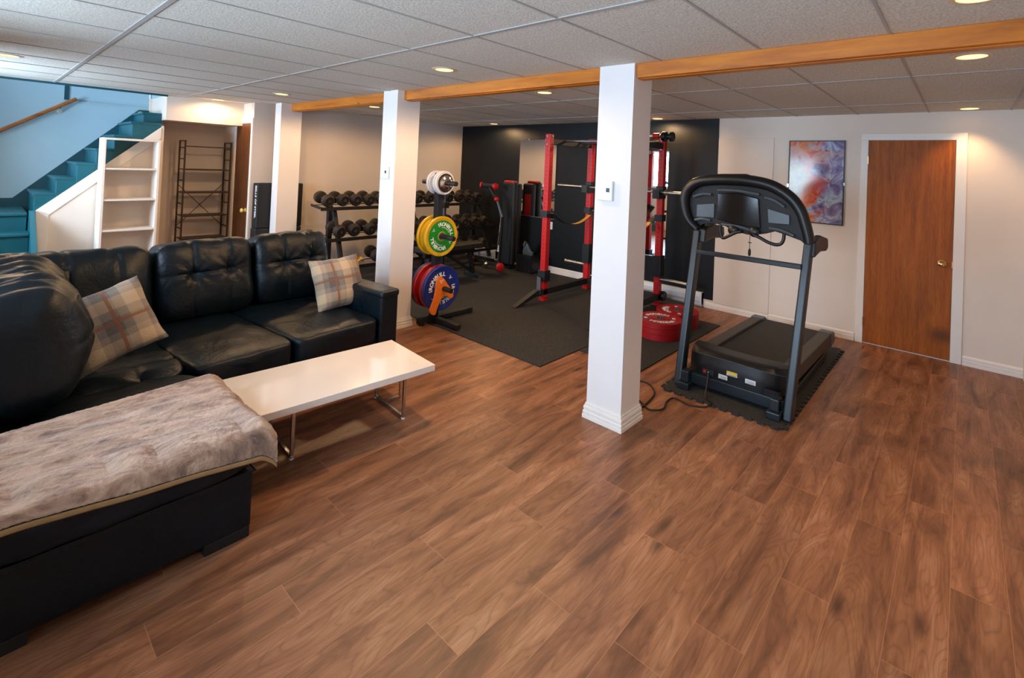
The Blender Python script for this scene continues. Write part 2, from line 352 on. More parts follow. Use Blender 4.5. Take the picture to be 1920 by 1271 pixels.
# ------------------------------------------------------------------ mesh helpers
def V(*a): return Vector(a if len(a) > 1 else a[0])
class MB:
    def __init__(s): s.bm = bmesh.new()
    def box(s, lo, hi):
        lo, hi = V(lo), V(hi); c = (lo+hi)/2; d = hi-lo
        bmesh.ops.create_cube(s.bm, size=1.0, matrix=Matrix.Translation(c) @ Matrix.Diagonal((abs(d.x), abs(d.y), abs(d.z), 1)))
        return s
    def bar(s, p0, p1, w_, h_, up=(0, 0, 1)):
        p0, p1 = V(p0), V(p1); z = (p1-p0); L = z.length; z = z.normalized()
        u = V(up)
        if abs(u.dot(z)) > 0.98: u = V(1, 0, 0)
        x = u.cross(z).normalized(); y = z.cross(x)
        R = Matrix((x, y, z)).transposed().to_4x4()
        bmesh.ops.create_cube(s.bm, size=1.0, matrix=Matrix.Translation((p0+p1)/2) @ R @ Matrix.Diagonal((w_, h_, L, 1)))
        return s
    def cyl(s, p0, p1, r, r2=None, seg=20):
        p0, p1 = V(p0), V(p1); d = p1-p0
        q = d.to_track_quat('Z', 'Y').to_matrix().to_4x4()
        bmesh.ops.create_cone(s.bm, cap_ends=True, segments=seg, radius1=r, radius2=r if r2 is None else r2, depth=d.length, matrix=Matrix.Translation((p0+p1)/2) @ q)
        return s
    def ball(s, c, r, sx=1, sy=1, sz=1, seg=16):
        bmesh.ops.create_uvsphere(s.bm, u_segments=seg, v_segments=seg//2+2, radius=r, matrix=Matrix.Translation(V(c)) @ Matrix.Diagonal((sx, sy, sz, 1)))
        return s
    def tube(s, pts, r, seg=10, closed=False, flat=None):
        pts = [V(p) for p in pts]; n = len(pts)
        rs = r if isinstance(r, (list, tuple)) else [r]*n
        rings = []; nrm = None
        for i, p in enumerate(pts):
            a = pts[(i-1) % n] if (closed or i > 0) else p
            b = pts[(i+1) % n] if (closed or i < n-1) else p
            t = (b-a).normalized()
            if nrm is None:
                nrm = V(0, 0, 1) if abs(t.z) < 0.9 else V(1, 0, 0)
            nrm = (nrm - t*nrm.dot(t)).normalized(); bi = t.cross(nrm)
            fx, fy = flat or (1, 1)
            rings.append([s.bm.verts.new(p + (nrm*math.cos(2*PI*k/seg)*fx + bi*math.sin(2*PI*k/seg)*fy)*rs[i]) for k in range(seg)])
        for i in range(n if closed else n-1):
            A, B = rings[i], rings[(i+1) % n]
            for k in range(seg): s.bm.faces.new((A[k], A[(k+1) % seg], B[(k+1) % seg], B[k]))
        if not closed:
            s.bm.faces.new(rings[0][::-1]); s.bm.faces.new(rings[-1])
        return s
    def lathe(s, prof, origin, axis, seg=40):
        """prof: (radius, distance along axis); closed solid"""
        o = V(origin); a = V(axis).normalized()
        u = V(0, 0, 1) if abs(a.z) < 0.9 else V(1, 0, 0)
        u = (u-a*u.dot(a)).normalized(); v = a.cross(u)
        rings = []
        for r, t in prof:
            if r < 1e-6: rings.append([s.bm.verts.new(o+a*t)])
            else: rings.append([s.bm.verts.new(o+a*t+(u*math.cos(2*PI*k/seg)+v*math.sin(2*PI*k/seg))*r) for k in range(seg)])
        for A, B in zip(rings, rings[1:]):
            if len(A) == 1 and len(B) == 1: continue
            for k in range(seg):
                k2 = (k+1) % seg
                if len(A) == 1: s.bm.faces.new((A[0], B[k2], B[k]))
                elif len(B) == 1: s.bm.faces.new((A[k], A[k2], B[0]))
                else: s.bm.faces.new((A[k], A[k2], B[k2], B[k]))
        return s
    def prism(s, pts, ext):
        """planar 3-D outline extruded along ext"""
        e = V(ext)
        A = [s.bm.verts.new(V(p)) for p in pts]; B = [s.bm.verts.new(V(p)+e) for p in pts]
        s.bm.faces.new(A); s.bm.faces.new(B[::-1])
        n = len(A)
        for i in range(n): s.bm.faces.new((A[i], B[i], B[(i+1) % n], A[(i+1) % n]))
        return s
    def grid(s, f, nu, nv):
        g = [[s.bm.verts.new(V(f(i/nu, j/nv))) for j in range(nv+1)] for i in range(nu+1)]
        for i in range(nu):
            for j in range(nv): s.bm.faces.new((g[i][j], g[i+1][j], g[i+1][j+1], g[i][j+1]))
        return s
    def add_mesh(s, me, mat4):
        b2 = bmesh.new(); b2.from_mesh(me); b2.transform(mat4)
        tmp = bpy.data.meshes.new('tmp'); b2.to_mesh(tmp); b2.free(); s.bm.from_mesh(tmp); bpy.data.meshes.remove(tmp)
        return s
    def build(s, name, mat, parent=None, bevel=0.0, smooth=False, local=False, sub=0, org=None, seg=2):
        bm = s.bm
        bmesh.ops.recalc_face_normals(bm, faces=bm.faces)
        off = V(0, 0, 0)
        if parent is None and not local:
            xs = [v.co for v in bm.verts]
            off = V(org) if org else V((min(v.x for v in xs)+max(v.x for v in xs))/2, (min(v.y for v in xs)+max(v.y for v in xs))/2, min(v.z for v in xs))
        elif parent is not None and not local:
            q = parent
            while q is not None: off = off + q.location; q = q.parent
        bmesh.ops.translate(bm, verts=bm.verts, vec=-off)
        if smooth:
            for f in bm.faces: f.smooth = True
            for e in bm.edges:
                if len(e.link_faces) == 2 and e.calc_face_angle(0) > math.radians(38): e.smooth = False
        me = bpy.data.meshes.new(name); bm.to_mesh(me); bm.free()
        if isinstance(mat, (list, tuple)):
            for x in mat: me.materials.append(x)
        else: me.materials.append(mat)
        o = bpy.data.objects.new(name, me); col.objects.link(o)
        if parent is None: o.location = off
        else: o.parent = parent
        if bevel:
            b = o.modifiers.new('bevel', 'BEVEL'); b.width = bevel; b.segments = seg; b.limit_method = 'ANGLE'; b.angle_limit = math.radians(40)
        if sub:
            d = o.modifiers.new('subsurf', 'SUBSURF'); d.levels = sub; d.render_levels = sub
        return o

def tag(o, label, cat, group=None):
    o['label'] = label; o['category'] = cat
    if group: o['group'] = group
    return o
def thing(name, label, cat, loc=(0, 0, 0), rz=0.0, group=None):
    o = bpy.data.objects.new(name, None); col.objects.link(o)
    o.location = loc; o.rotation_euler = (0, 0, rz); o.empty_display_size = 0.1
    return tag(o, label, cat, group)
def struct(o, label=None):
    o['kind'] = 'structure'
    if label: o['label'] = label
    return o
def copy_tree(o, parent=None):
    c = o.copy(); col.objects.link(c)
    if parent: c.parent = parent; c.matrix_parent_inverse = o.matrix_parent_inverse
    for ch in list(o.children): copy_tree(ch, c)
    return c
def catmull(pts, n=6, closed=False):
    P = [V(p) for p in pts]; out = []
    N = len(P)
    for i in range(N if closed else N-1):
        a = P[(i-1) % N] if closed or i > 0 else P[0]; b = P[i]; c = P[(i+1) % N]; d = P[(i+2) % N] if closed or i+2 < N else P[-1]
        for k in range(n):
            t = k/n
            out.append(0.5*((2*b)+(c-a)*t+(2*a-5*b+4*c-d)*t*t+(3*b-a-3*c+d)*t**3))
    if not closed: out.append(P[-1])
    return out
_glyph = {}
def text_mesh(s, size, extrude=0.0006, bold=0.025):
    key = (s, size, extrude, bold)
    if key not in _glyph:
        cu = bpy.data.curves.new('glyph', 'FONT'); cu.body = s; cu.size = size; cu.extrude = extrude; cu.offset = bold*size
        cu.align_x = 'CENTER'; cu.align_y = 'CENTER'; cu.resolution_u = 3
        ob = bpy.data.objects.new('glyph', cu)
        _glyph[key] = bpy.data.meshes.new_from_object(ob)
        bpy.data.objects.remove(ob)
    return _glyph[key]
def puff(mb, c, half, n=5.0, res=14, fn=None, rot=None):
    """rounded, stuffed block: superellipsoid on a cube grid; fn displaces in local unit space"""
    b2 = bmesh.new(); bmesh.ops.create_cube(b2, size=2.0)
    bmesh.ops.subdivide_edges(b2, edges=b2.edges, cuts=res, use_grid_fill=True)
    h = V(half); R = (rot or Matrix.Identity(3)); c = V(c)
    for v in b2.verts:
        p = v.co.copy()
        l = (abs(p.x)**n+abs(p.y)**n+abs(p.z)**n)**(1/n)
        u = p/l
        q = V(u.x*h.x, u.y*h.y, u.z*h.z)
        if fn: q = fn(u, q)
        v.co = R @ q + c
    tmp = bpy.data.meshes.new('tmp'); b2.to_mesh(tmp); b2.free(); mb.bm.from_mesh(tmp); bpy.data.meshes.remove(tmp)
    return mb

# ================================================================== SETTING
YS = 7.45       # stair front plane
YB = 8.29       # stairwell back wall
struct(MB().box((XL-0.1, YR-0.1, -0.1), (XW+0.1, YB+0.1, 0)).build('floor', M['floor'], org=(0, 0, 0)))
ceil = struct(MB().box((XL-0.1, YR-0.1, CEIL), (XW+0.1, YG+0.1, CEIL+0.08)).box((XL-0.1, YG+0.1, CEIL), (2.55, YS, CEIL+0.08))
              .box((1.60, YS, CEIL), (2.55, YB+0.1, CEIL+0.08)).build('ceiling', M['ceiling'], org=(0, 0, CEIL)))
g = MB()
zb = CEIL-0.005
for x in (-0.6, 0.577, 1.7496, 3.96, 5.326):
    g.box((x-0.012, YR, zb), (x+0.012, YG if x > 2.45 else 7.44, CEIL+0.002))
k = -3
while 1.4289+0.5757*k < 7.4:
    y = 1.4289+0.5757*k
    if y > YR: g.box((XL, y-0.006, zb+0.001), (2.767 if y > YG else XW, y+0.006, CEIL+0.002)) if y < YG else g.box((XL, y-0.006, zb+0.001), (2.45, y+0.006, CEIL+0.002))
    k += 1
g.build('ceiling_grid', M['tbar'], ceil)
# dark edging of the stair opening
struct(MB().box((XL, 7.435, CEIL-0.022), (1.58, 7.455, CEIL+0.09)).build('trim_1', M['tealdark']))

# door wall (x = XW): white, with the gym half painted black
we = struct(MB().box((XW, YR-0.1, 0), (XW+0.1, YG+0.1, CEIL)).build('wall_east', M['wall']))
MB().box((XW-0.004, 2.30, 0.10), (XW+0.002, YG, CEIL)).build('black_paint', M['wallblack'], we)
# flush white access panel beside the black paint
pn = MB()
pn.box((XW-0.008, 1.66, 0.075), (XW+0.002, 2.296, 2.09))
struct(pn.build('trim_2', M['wall'], bevel=0.003))
wn = struct(MB().box((2.45, YG, 0), (XW+0.1, YG+0.1, CEIL)).build('wall_north', M['wallgym']))
struct(MB().box((2.45, YG+0.1, 0), (2.55, YB+0.1, CEIL)).build('wall_closet', M['wall']))
struct(MB().box((1.56, 8.25, 0), (2.45, 8.35, CEIL)).build('wall_alcove', M['wall']))
struct(MB().box((1.585, 7.50, 2.03), (2.449, 8.249, CEIL-0.001)).build('soffit_wall', M['wall']))
struct(MB().box((XL-0.1, YB, 0), (1.56, YB+0.1, 3.35)).build('wall_stairwell', M['wallblue']))
struct(MB().box((1.585, 7.45, CEIL+0.001), (1.70, YB+0.1, 3.35)).build('wall_stair_end', M['wallblue']))
struct(MB().box((XL-0.1, 7.35, CEIL+0.08), (1.585, 7.45, 3.35)).build('wall_stair_front', M['wallblue']))
struct(MB().box((XL-0.1, 7.35, 3.35), (1.70, YB+0.1, 3.43)).build('ceiling_stairwell', M['wall']))
struct(MB().box((XL-0.1, YR-0.1, 0), (XW+0.1, YR, CEIL)).build('wall_south', M['wall']))
ww = MB(); yprev = YR-0.1
for (y0, y1, z0, z1) in WINS:
    ww.box((XL-0.1, yprev, 0), (XL, y0, CEIL)).box((XL-0.1, y0, 0), (XL, y1, z0)).box((XL-0.1, y0, z1), (XL, y1, CEIL)); yprev = y1
ww.box((XL-0.1, yprev, 0), (XL, 7.35, CEIL)).box((XL-0.1, 7.35, 0), (XL, YB+0.1, 3.35))
struct(ww.build('wall_west', M['wall']))
for i, (y0, y1, z0, z1) in enumerate(WINS):
    f = MB(); t_ = 0.045
    f.box((XL-0.07, y0, z0), (XL+0.012, y0+t_, z1)).box((XL-0.07, y1-t_, z0), (XL+0.012, y1, z1))
    f.box((XL-0.07, y0+t_, z0), (XL+0.012, y1-t_, z0+t_)).box((XL-0.07, y0+t_, z1-t_), (XL+0.012, y1-t_, z1))
    f.box((XL-0.06, (y0+y1)/2-0.02, z0+t_), (XL-0.01, (y0+y1)/2+0.02, z1-t_))
    fr = struct(f.build('window_%d' % (i+1), M['trim'], bevel=0.004))
    MB().box((XL-0.045, y0+t_, z0+t_), (XL-0.040, y1-t_, z1-t_)).build('pane', M['glass'], fr)

def baseboard(p0, p1, nrm, h=0.085, name='baseboard_east'):
    """ridged white moulding from p0 to p1 on the floor, nrm points into the room"""
    n = V(nrm)*1.0; e = V(p1)-V(p0)
    prof = [(0, 0), (0.016, 0), (0.016, 0.022), (0.012, 0.026), (0.015, 0.032), (0.015, 0.046), (0.011, 0.050), (0.013, 0.056), (0.013, h-0.014), (0.007, h-0.004), (0, h)]
    return struct(MB().prism([V(p0)+n*d+V(0, 0, z) for d, z in prof], e).build(name, M['trim']))
baseboard((XW, YR, 0), (XW, -0.02, 0), (-1, 0, 0))
baseboard((XW, 0.825, 0), (XW, 1.655, 0), (-1, 0, 0))
baseboard((XW, 1.66, 0), (XW, 2.40, 0), (-1, 0, 0), h=0.07)
baseboard((XW, 3.62, 0), (XW, 6.05, 0), (-1, 0, 0), h=0.10)
baseboard((XW, 6.72, 0), (XW, YG, 0), (-1, 0, 0), h=0.10)
baseboard((2.46, YG, 0), (XW-0.02, YG, 0), (0, -1, 0), h=0.10, name='baseboard_north')
baseboard((1.57, 8.25, 0), (2.44, 8.25, 0), (0, -1, 0), name='baseboard_alcove')

# doors
d1 = bpy.data.objects.new('door_1', None); col.objects.link(d1); d1.location = (XW, 0.41, 0); struct(d1)
c_ = MB()
c_.box((XW-0.018, 0.0-0.015, 0), (XW+0.001, 0.066, 2.065)).box((XW-0.018, 0.752, 0), (XW+0.001, 0.815, 2.065)).box((XW-0.018, -0.015, 2.065), (XW+0.001, 0.815, 2.13))
c_.build('casing', M['trim'], d1, bevel=0.003)
MB().box((XW-0.012, 0.069, 0.012), (XW+0.001, 0.749, 2.062)).build('door_slab', M['veneer'], d1, bevel=0.002)
kn = MB().lathe([(0, 0), (0.032, 0), (0.033, 0.006), (0.012, 0.012), (0.011, 0.03), (0.022, 0.036), (0.028, 0.048), (0.024, 0.06), (0.010, 0.066), (0, 0.067)], (XW-0.011, 0.145, 0.90), (-1, 0, 0), 24).build('door_knob', M['brass'], d1, smooth=True)
MB().box((XW-0.0135, 0.066, 0.87), (XW-0.011, 0.072, 0.93)).build('strike_plate', M['brass'], d1)
for z in (0.22, 1.86): MB().cyl((XW-0.016, 0.751, z-0.04), (XW-0.016, 0.751, z+0.04), 0.006, seg=10).build('hinge', M['brass'], d1, smooth=True)

d2 = bpy.data.objects.new('door_2', None); col.objects.link(d2); d2.location = (2.45, 7.43, 0); struct(d2)
c_ = MB()
c_.box((2.436, 7.121, 0), (2.451, 7.172, 2.065)).box((2.436, 7.705, 0), (2.451, 7.77, 2.065)).box((2.436, 7.121, 2.065), (2.451, 7.77, 2.13))
c_.build('casing', M['trim'], d2, bevel=0.003)
MB().box((2.441, 7.174, 0.012), (2.451, 7.702, 2.062)).build('door_slab', M['brown'], d2)
MB().lathe([(0, 0), (0.03, 0), (0.03, 0.006), (0.011, 0.012), (0.011, 0.028), (0.026, 0.036), (0.028, 0.05), (0.02, 0.06), (0, 0.064)], (2.442, 7.235, 0.90), (-1, 0, 0), 20).build('door_knob', M['ivory'], d2, smooth=True)

# columns and the wooden beam between them
def column(x0, x1, y0, y1, label, plinth=True):
    r = bpy.data.objects.new('column', None); col.objects.link(r); r.location = ((x0+x1)/2, (y0+y1)/2, 0)
    struct(r, label)
    MB().box((x0, y0, 0), (x1, y1, CEIL)).build('shaft', M['column'], r)
    if plinth:
        p = MB()
        for e, za, zb_ in ((0.020, 0, 0.026), (0.015, 0.026, 0.052), (0.0175, 0.034, 0.048), (0.012, 0.052, 0.084), (0.0145, 0.060, 0.076), (0.007, 0.084, 0.098)):
            p.box((x0-e, y0-e, za), (x1+e, y1+e, zb_))
        p.build('plinth', M['trim'], r, bevel=0.002)
    return r
C1 = (2.752, 2.985, 1.605, 1.868); C2 = (2.70, 2.96, 4.172, 4.42); C3 = (2.64, 2.905, 6.74, 6.925)
column(*C1, 'white square column with a thermostat nearest the treadmill')
column(*C2, 'white square column behind the sofa arm')
column(*C3, 'white square column in front of the stacked black boxes')
BX0, BX1, BZ = 2.772, 2.868, 2.244
for y0, y1, lb in ((YR, C1[2], 'orange pine ceiling beam running from the right wall to the nearest column'), (C1[3], C2[2], 'orange pine ceiling beam between the nearest and middle columns'), (C2[3], C3[2], 'orange pine ceiling beam between the middle and farthest columns'), (C3[3], YG, 'short pine beam end behind the farthest column')):
    b_ = MB().box((BX0, y0+0.001, BZ), (BX1, y1-0.001, CEIL))
    b_.box((BX0+0.03, y0+0.001, BZ-0.006), (BX1, y1-0.001, BZ))
    struct(b_.build('beam', M['beam'], bevel=0.004), lb)

# recessed ceiling lights
def light(x, y, label, power=16.0, cone=174):
    t = thing('recessed_light', label, 'ceiling light', (x, y, CEIL), group='recessed ceiling lights')
    MB().lathe([(0.064, 0.0), (0.066, -0.006), (0.086, -0.004), (0.090, 0.0), (0.090, 0.002), (0.064, 0.002)], (x, y, CEIL), (0, 0, 1), 36).build('trim_ring', M['trimring'], t, smooth=True)
    MB().lathe([(0, -0.0035), (0.064, -0.0035), (0.064, 0.001), (0, 0.001)], (x, y, CEIL), (0, 0, 1), 32).build('lens', M['lamp'], t)
    l = bpy.data.lights.new('recessed_light_beam', 'SPOT'); l.energy = power*1.25; l.color = (1.0, 0.62, 0.31)
    l.spot_size = math.radians(cone); l.spot_blend = 0.35 if cone > 150 else 0.7; l.shadow_soft_size = 0.06
    o = bpy.data.objects.new('recessed_light_beam', l); o.location = (x, y, CEIL-0.012); col.objects.link(o)
for x, y, lb, pw in [
    (0.166, 5.618, 'recessed ceiling light nearest the stair opening', 22),
    (2.087, 7.327, 'recessed ceiling light in front of the alcove soffit', 9),
    (2.255, 5.772, 'recessed ceiling light near the farthest column, sofa side of the beam', 20),
    (2.267, 2.916, 'recessed ceiling light between the nearest and middle columns, sofa side of the beam', 34),
    (3.425, 5.82, 'recessed ceiling light beside the middle column, gym side of the beam', 26),
    (3.445, 2.942, 'recessed ceiling light just left of the nearest column, gym side of the beam', 30),
    (5.748, 5.997, 'recessed ceiling light by the black wall left of the rack', 24),
    (5.788, 3.01, 'recessed ceiling light by the black wall above the right red upright', 20),
    (3.462, -0.013, 'large bright recessed ceiling light just beyond the beam by the right wall', 18),
    (5.83, -0.018, 'recessed ceiling light against the wall above the wooden door', 13),
    (2.365, -0.023, 'recessed ceiling light cut by the top edge, camera side of the beam', 14)]:
    light(x, y, lb, pw, 174 if y > 1 else 100)

# ------------------------------------------------------------------ stairs
st = thing('staircase', 'teal painted staircase rising right behind the sofa, white panelled side', 'stairs', (0.9, 7.9, 0))
NX = [0.475, 0.635, 0.795, 0.95, 1.105, 1.255]; NZ = [1.137, 1.305, 1.473, 1.641, 1.809, 1.977]
def step(lo, hi, nose_dir):
    s_ = MB().box(lo, (hi[0], hi[1], hi[2]-0.028))
    a, b = list(lo), list(hi); a[2] = hi[2]-0.028
    if nose_dir == 'x': a[0] -= 0.014
    else: a[1] -= 0.022
    s_.box(a, b)
    s_.build('step', M['teal'], st, bevel=0.004)
for i, (x, z) in enumerate(zip(NX, NZ)):
    x1 = NX[i+1] if i < 5 else 1.552
    step((x, 7.453, z-0.34), (x1+0.001, YB-0.031, z), 'x')
step((1.40, 7.70, 1.80), (1.584, YB-0.031, 2.115), 'x')
step((XL+0.001, 7.47, 0.45), (0.43, YB-0.031, 0.93), 'y')
step((XL+0.001, 7.22, 0.30), (0.438, 7.47, 0.745), 'y')
step((XL+0.001, 6.97, 0.0), (0.438, 7.22, 0.56), 'y')
step((XL+0.001, 6.72, 0.0), (0.438, 6.97, 0.373), 'y')
step((XL+0.001, 6.47, 0.0), (0.438, 6.72, 0.187), 'y')
MB().prism([(0.44, 6.45, 0), (0.44, 7.475, 0), (0.44, 7.475, 0.955), (0.44, 7.40, 0.955), (0.44, 6.45, 0.25)], (0.046, 0, 0)).build('side_board', M['teal'], st, bevel=0.004)
sk = [(XL+0.001, YB-0.001, 0.6), (XL+0.001, YB-0.001, 1.03), (0.35, YB-0.001, 1.03), (1.45, YB-0.001, 2.17), (1.583, YB-0.001, 2.17), (1.583, YB-0.001, 1.6), (0.45, YB-0.001, 0.6)]
MB().prism(sk, (0, -0.030, 0)).build('skirt_board', M['tealdark'], st)
L0 = lambda x: 0.952+0.9445*(x-0.488)
MB().prism([(0.488, 7.44, 0), (1.56, 7.44, 0), (1.56, 7.44, L0(1.53)), (0.488, 7.44, L0(0.488))], (0, 0.012, 0)).prism([(1.535, 7.452, 0), (1.56, 7.452, 0), (1.56, 7.452, 1.95), (1.535, 7.452, 1.95)], (0, 0.79, 0)).build('side_panel', M['wall'], st)
tr = MB()
tr.prism([(0.492, 7.44, 0), (0.590, 7.44, 0), (0.590, 7.44, 0.905), (0.492, 7.44, L0(0.492)-0.002)], (0, -0.010, 0))
tr.prism([(0.593, 7.44, 0.905), (1.53, 7.44, L0(1.53)-0.145), (1.53, 7.44, L0(1.53)-0.004), (0.496, 7.44, L0(0.496))], (0, -0.010, 0))
tr.build('panel_moulding', M['trim'], st, bevel=0.002)
MB().box((1.44, 8.12, 2.115), (1.583, 8.258, 2.14)).build('door_sill', M['ivory'], st)
hr = thing('handrail', 'brown wooden handrail on the pale blue stairwell wall', 'handrail', (0.3, 8.2, 1.8))
MB().bar((XL+0.03, 8.215, 0.975), (0.84, 8.215, 2.235), 0.05, 0.042).build('rail', M['rail'], hr, bevel=0.012)
for x in (-0.3, 0.70):
    z = 0.975+(x-XL-0.03)*0.7195
    MB().tube([(x, 8.288, z-0.075), (x, 8.25, z-0.07), (x, 8.215, z-0.03)], 0.009, 8).cyl((x, 8.289, z-0.075), (x, 8.282, z-0.075), 0.026).build('bracket', M['chrome'], hr, smooth=True)
struct(MB().box((0.735, 8.276, 2.215), (0.775, 8.2895, 2.6)).build('trim_3', M['tealdark']))
struct(MB().box((0.86, 8.272, 2.228), (1.584, 8.2895, 2.244)).build('trim_4', M['wallblue']))

# ================================================================== SOFA
from mathutils import noise as mnoise
sofa = thing('sectional_sofa', 'black leather corner sofa with tufted back cushions in front of the stairs', 'sofa', (0.9, 3.4, 0))
A6 = math.radians(6.0); CA, SA = math.cos(A6), math.sin(A6)
R6 = Matrix.Rotation(A6, 3, 'Z')
def S(u, v, z): return V(0.88+u*CA-v*SA, 3.27+u*SA+v*CA, z)     # long wing frame
def sbox(mb, u0, u1, v0, v1, z0, z1):
    c = S((u0+u1)/2, (v0+v1)/2, (z0+z1)/2)
    bmesh.ops.create_cube(mb.bm, size=1.0, matrix=Matrix.Translation(c) @ R6.to_4x4() @ Matrix.Diagonal((u1-u0, v1-v0, z1-z0, 1)))
    return mb
LE = M['leather']
# bases
MB().box((0.02, 2.302, 0.042), (0.862, 4.35, 0.282)).build('chaise_base', LE, sofa, bevel=0.010)
sbox(MB(), 0.0, 1.285, 0.06, 1.18, 0.042, 0.248).build('seat_base', LE, sofa, bevel=0.010)
pip = MB().tube([(0.01, 4.3, 0.284), (0.01, 2.296, 0.284), (0.866, 2.296, 0.284), (0.866, 3.25, 0.284)], 0.006, 8)
pip.build('piping', LE, sofa, smooth=True)
# feet
for x0, x1, y0, y1 in ((0.69, 0.858, 2.304, 2.44), (0.022, 0.19, 2.304, 2.44), (0.69, 0.858, 4.1, 4.24), (0.022, 0.19, 4.2, 4.34)):
    MB().box((x0, y0, 0), (x1, y1, 0.046)).build('foot', M['plasticm'], sofa, bevel=0.003)
for u in (0.05, 1.15):
    sbox(MB(), u, u+0.1, 1.05, 1.15, 0, 0.046).build('foot', M['plasticm'], sofa, bevel=0.003)
# frames
sbox(MB(), -0.86, 1.46, 1.17, 1.31, 0.046, 0.80).build('back_frame', LE, sofa, bevel=0.03, seg=3)
MB().box((-0.13, 3.02, 0.046), (0.07, 4.55, 0.74)).build('side_back_frame', LE, sofa, bevel=0.03, seg=3)
# arm
arm = sbox(MB(), 1.285, 1.455, 0.02, 1.20, 0.015, 0.585)
arm.build('armrest', LE, sofa, bevel=0.022, seg=3)
sbox(MB(), 1.279, 1.461, 0.012, 1.20, 0.556, 0.618).build('armrest_pad', LE, sofa, bevel=0.024, seg=3)

def wr(q, amp, sc_=6.0, seed=0.0):
    return mnoise.noise(V(q.x*sc_+seed, q.y*sc_+seed*2, q.z*sc_))*amp
def seatfn(seed, crown=0.018, tufts=(), seamx=(), seamy=()):
    def fn(u, q):
        q = q.copy()
        if u.z > 0: q.z += crown*max(0, 1-u.x**2)*max(0, 1-u.y**2)
        if u.z > 0.5:
            for tx, ty in tufts:
                d2 = ((q.x-tx)**2+(q.y-ty)**2)
                q.z -= 0.022*math.exp(-d2/0.0025)+0.014*math.exp(-d2/0.02)
            for sx in seamx: q.z -= 0.010*math.exp(-((q.x-sx)/0.012)**2)
            for sy in seamy: q.z -= 0.010*math.exp(-((q.y-sy)/0.012)**2)
            q.z += wr(q, 0.007, 7.0, seed)
        if u.y < -0.8: q.y += wr(q, 0.008, 9.0, seed)
        return q
    return fn
# seats
puff(MB(), (0.455, 2.80, 0.350), (0.438, 0.525, 0.070), 7, 36, seatfn(1.0, 0.010)).build('seat_cushion', LE, sofa, smooth=True)
puff(MB(), (0.455, 3.77, 0.345), (0.430, 0.455, 0.072), 7, 44, seatfn(2.0, 0.012, tufts=((-0.10, -0.36), (0.21, -0.36), (0.05, 0.1)), seamx=(-0.10, 0.21), seamy=(-0.20,))).build('seat_cushion', LE, sofa, smooth=True)
for (u0, u1), sd in (((0.005, 0.600), 3.0), ((0.605, 1.280), 4.0)):
    c = S((u0+u1)/2, 0.53, 0.332)
    puff(MB(), c, ((u1-u0)/2, 0.53, 0.094), 10, 40, seatfn(sd, 0.016), R6).build('seat_cushion', LE, sofa, smooth=True)
# back cushions
def backfn(seed, hw, hh, tufts, seams, hor):
    """cushion face looks along -y; x across, z up"""
    def fn(u, q):
        q = q.copy()
        bul = max(0, 1-u.x**4)*max(0, 1-u.z**2)
        if u.y < 0: q.y -= 0.055*bul
        if u.y < -0.3:
            for tx, tz in tufts:
                dx, dz = q.x-tx, q.z-tz; d2 = dx*dx+dz*dz
                q.y += 0.026*math.exp(-d2/0.0016)+0.026*math.exp(-d2/0.018)
                an = math.atan2(dz, dx)
                q.y += 0.006*math.sin(an*9+seed)*math.exp(-d2/0.012)*(1-math.exp(-d2/0.0008))
            for sx in seams: q.y += 0.010*math.exp(-((q.x-sx)/0.010)**2)
            for hz in hor: q.y += 0.012*math.exp(-((q.z-hz)/0.014)**2)*math.exp(-(q.x/(hw*0.8))**4)
            q.y += wr(q, 0.014, 5.5, seed)
        if u.z > 0.6: q.z += wr(q, 0.016, 8.0, seed)-0.012*math.exp(-((abs(u.x)-0.33)/0.05)**2)
        return q
    return fn
Tl = Matrix.Rotation(math.radians(-11), 3, 'X')
for (u0, u1), sd, tf, sm in (((-0.60, 0.105), 11.0, (), (-0.10, 0.15)), ((0.115, 0.775), 12.0, ((-0.10, 0.03), (0.14, 0.05)), (-0.10, 0.14)), ((0.785, 1.44), 13.0, ((-0.09, 0.03), (0.15, 0.05)), (-0.09, 0.15))):
    c = S((u0+u1)/2, 1.085, 0.69); hw = (u1-u0)/2
    puff(MB(), c, (hw, 0.125, 0.292), 6, 46, backfn(sd, hw, 0.29, tf, sm, (0.04,) if tf else ()), R6 @ Tl).build('back_cushion', LE, sofa, smooth=True)
# the two puffy cushions along the left wing (face looks along +x)
Rz = Matrix.Rotation(math.radians(90), 3, 'Z') @ Matrix.Rotation(math.radians(-9), 3, 'X')
def sidefn(seed):
    f0 = backfn(seed, 0.3, 0.3, (), (-0.12, 0.12), (-0.02,))
    def fn(u, q):
        q = f0(u, q)
        if u.y < 0: q.y -= 0.07*max(0, 1-u.x**2)*max(0, 1-(u.z-0.15)**2)
        if u.z > 0.2: q.z += 0.012*math.sin(q.x*55+seed+q.y*12)*max(0, u.z)
        return q
    return fn
for yc, sd in ((3.32, 21.0), (3.92, 22.0)):
    puff(MB(), (0.185, yc, 0.725), (0.300, 0.138, 0.295), 4.4, 46, sidefn(sd), Rz).build('back_cushion', LE, sofa, smooth=True)

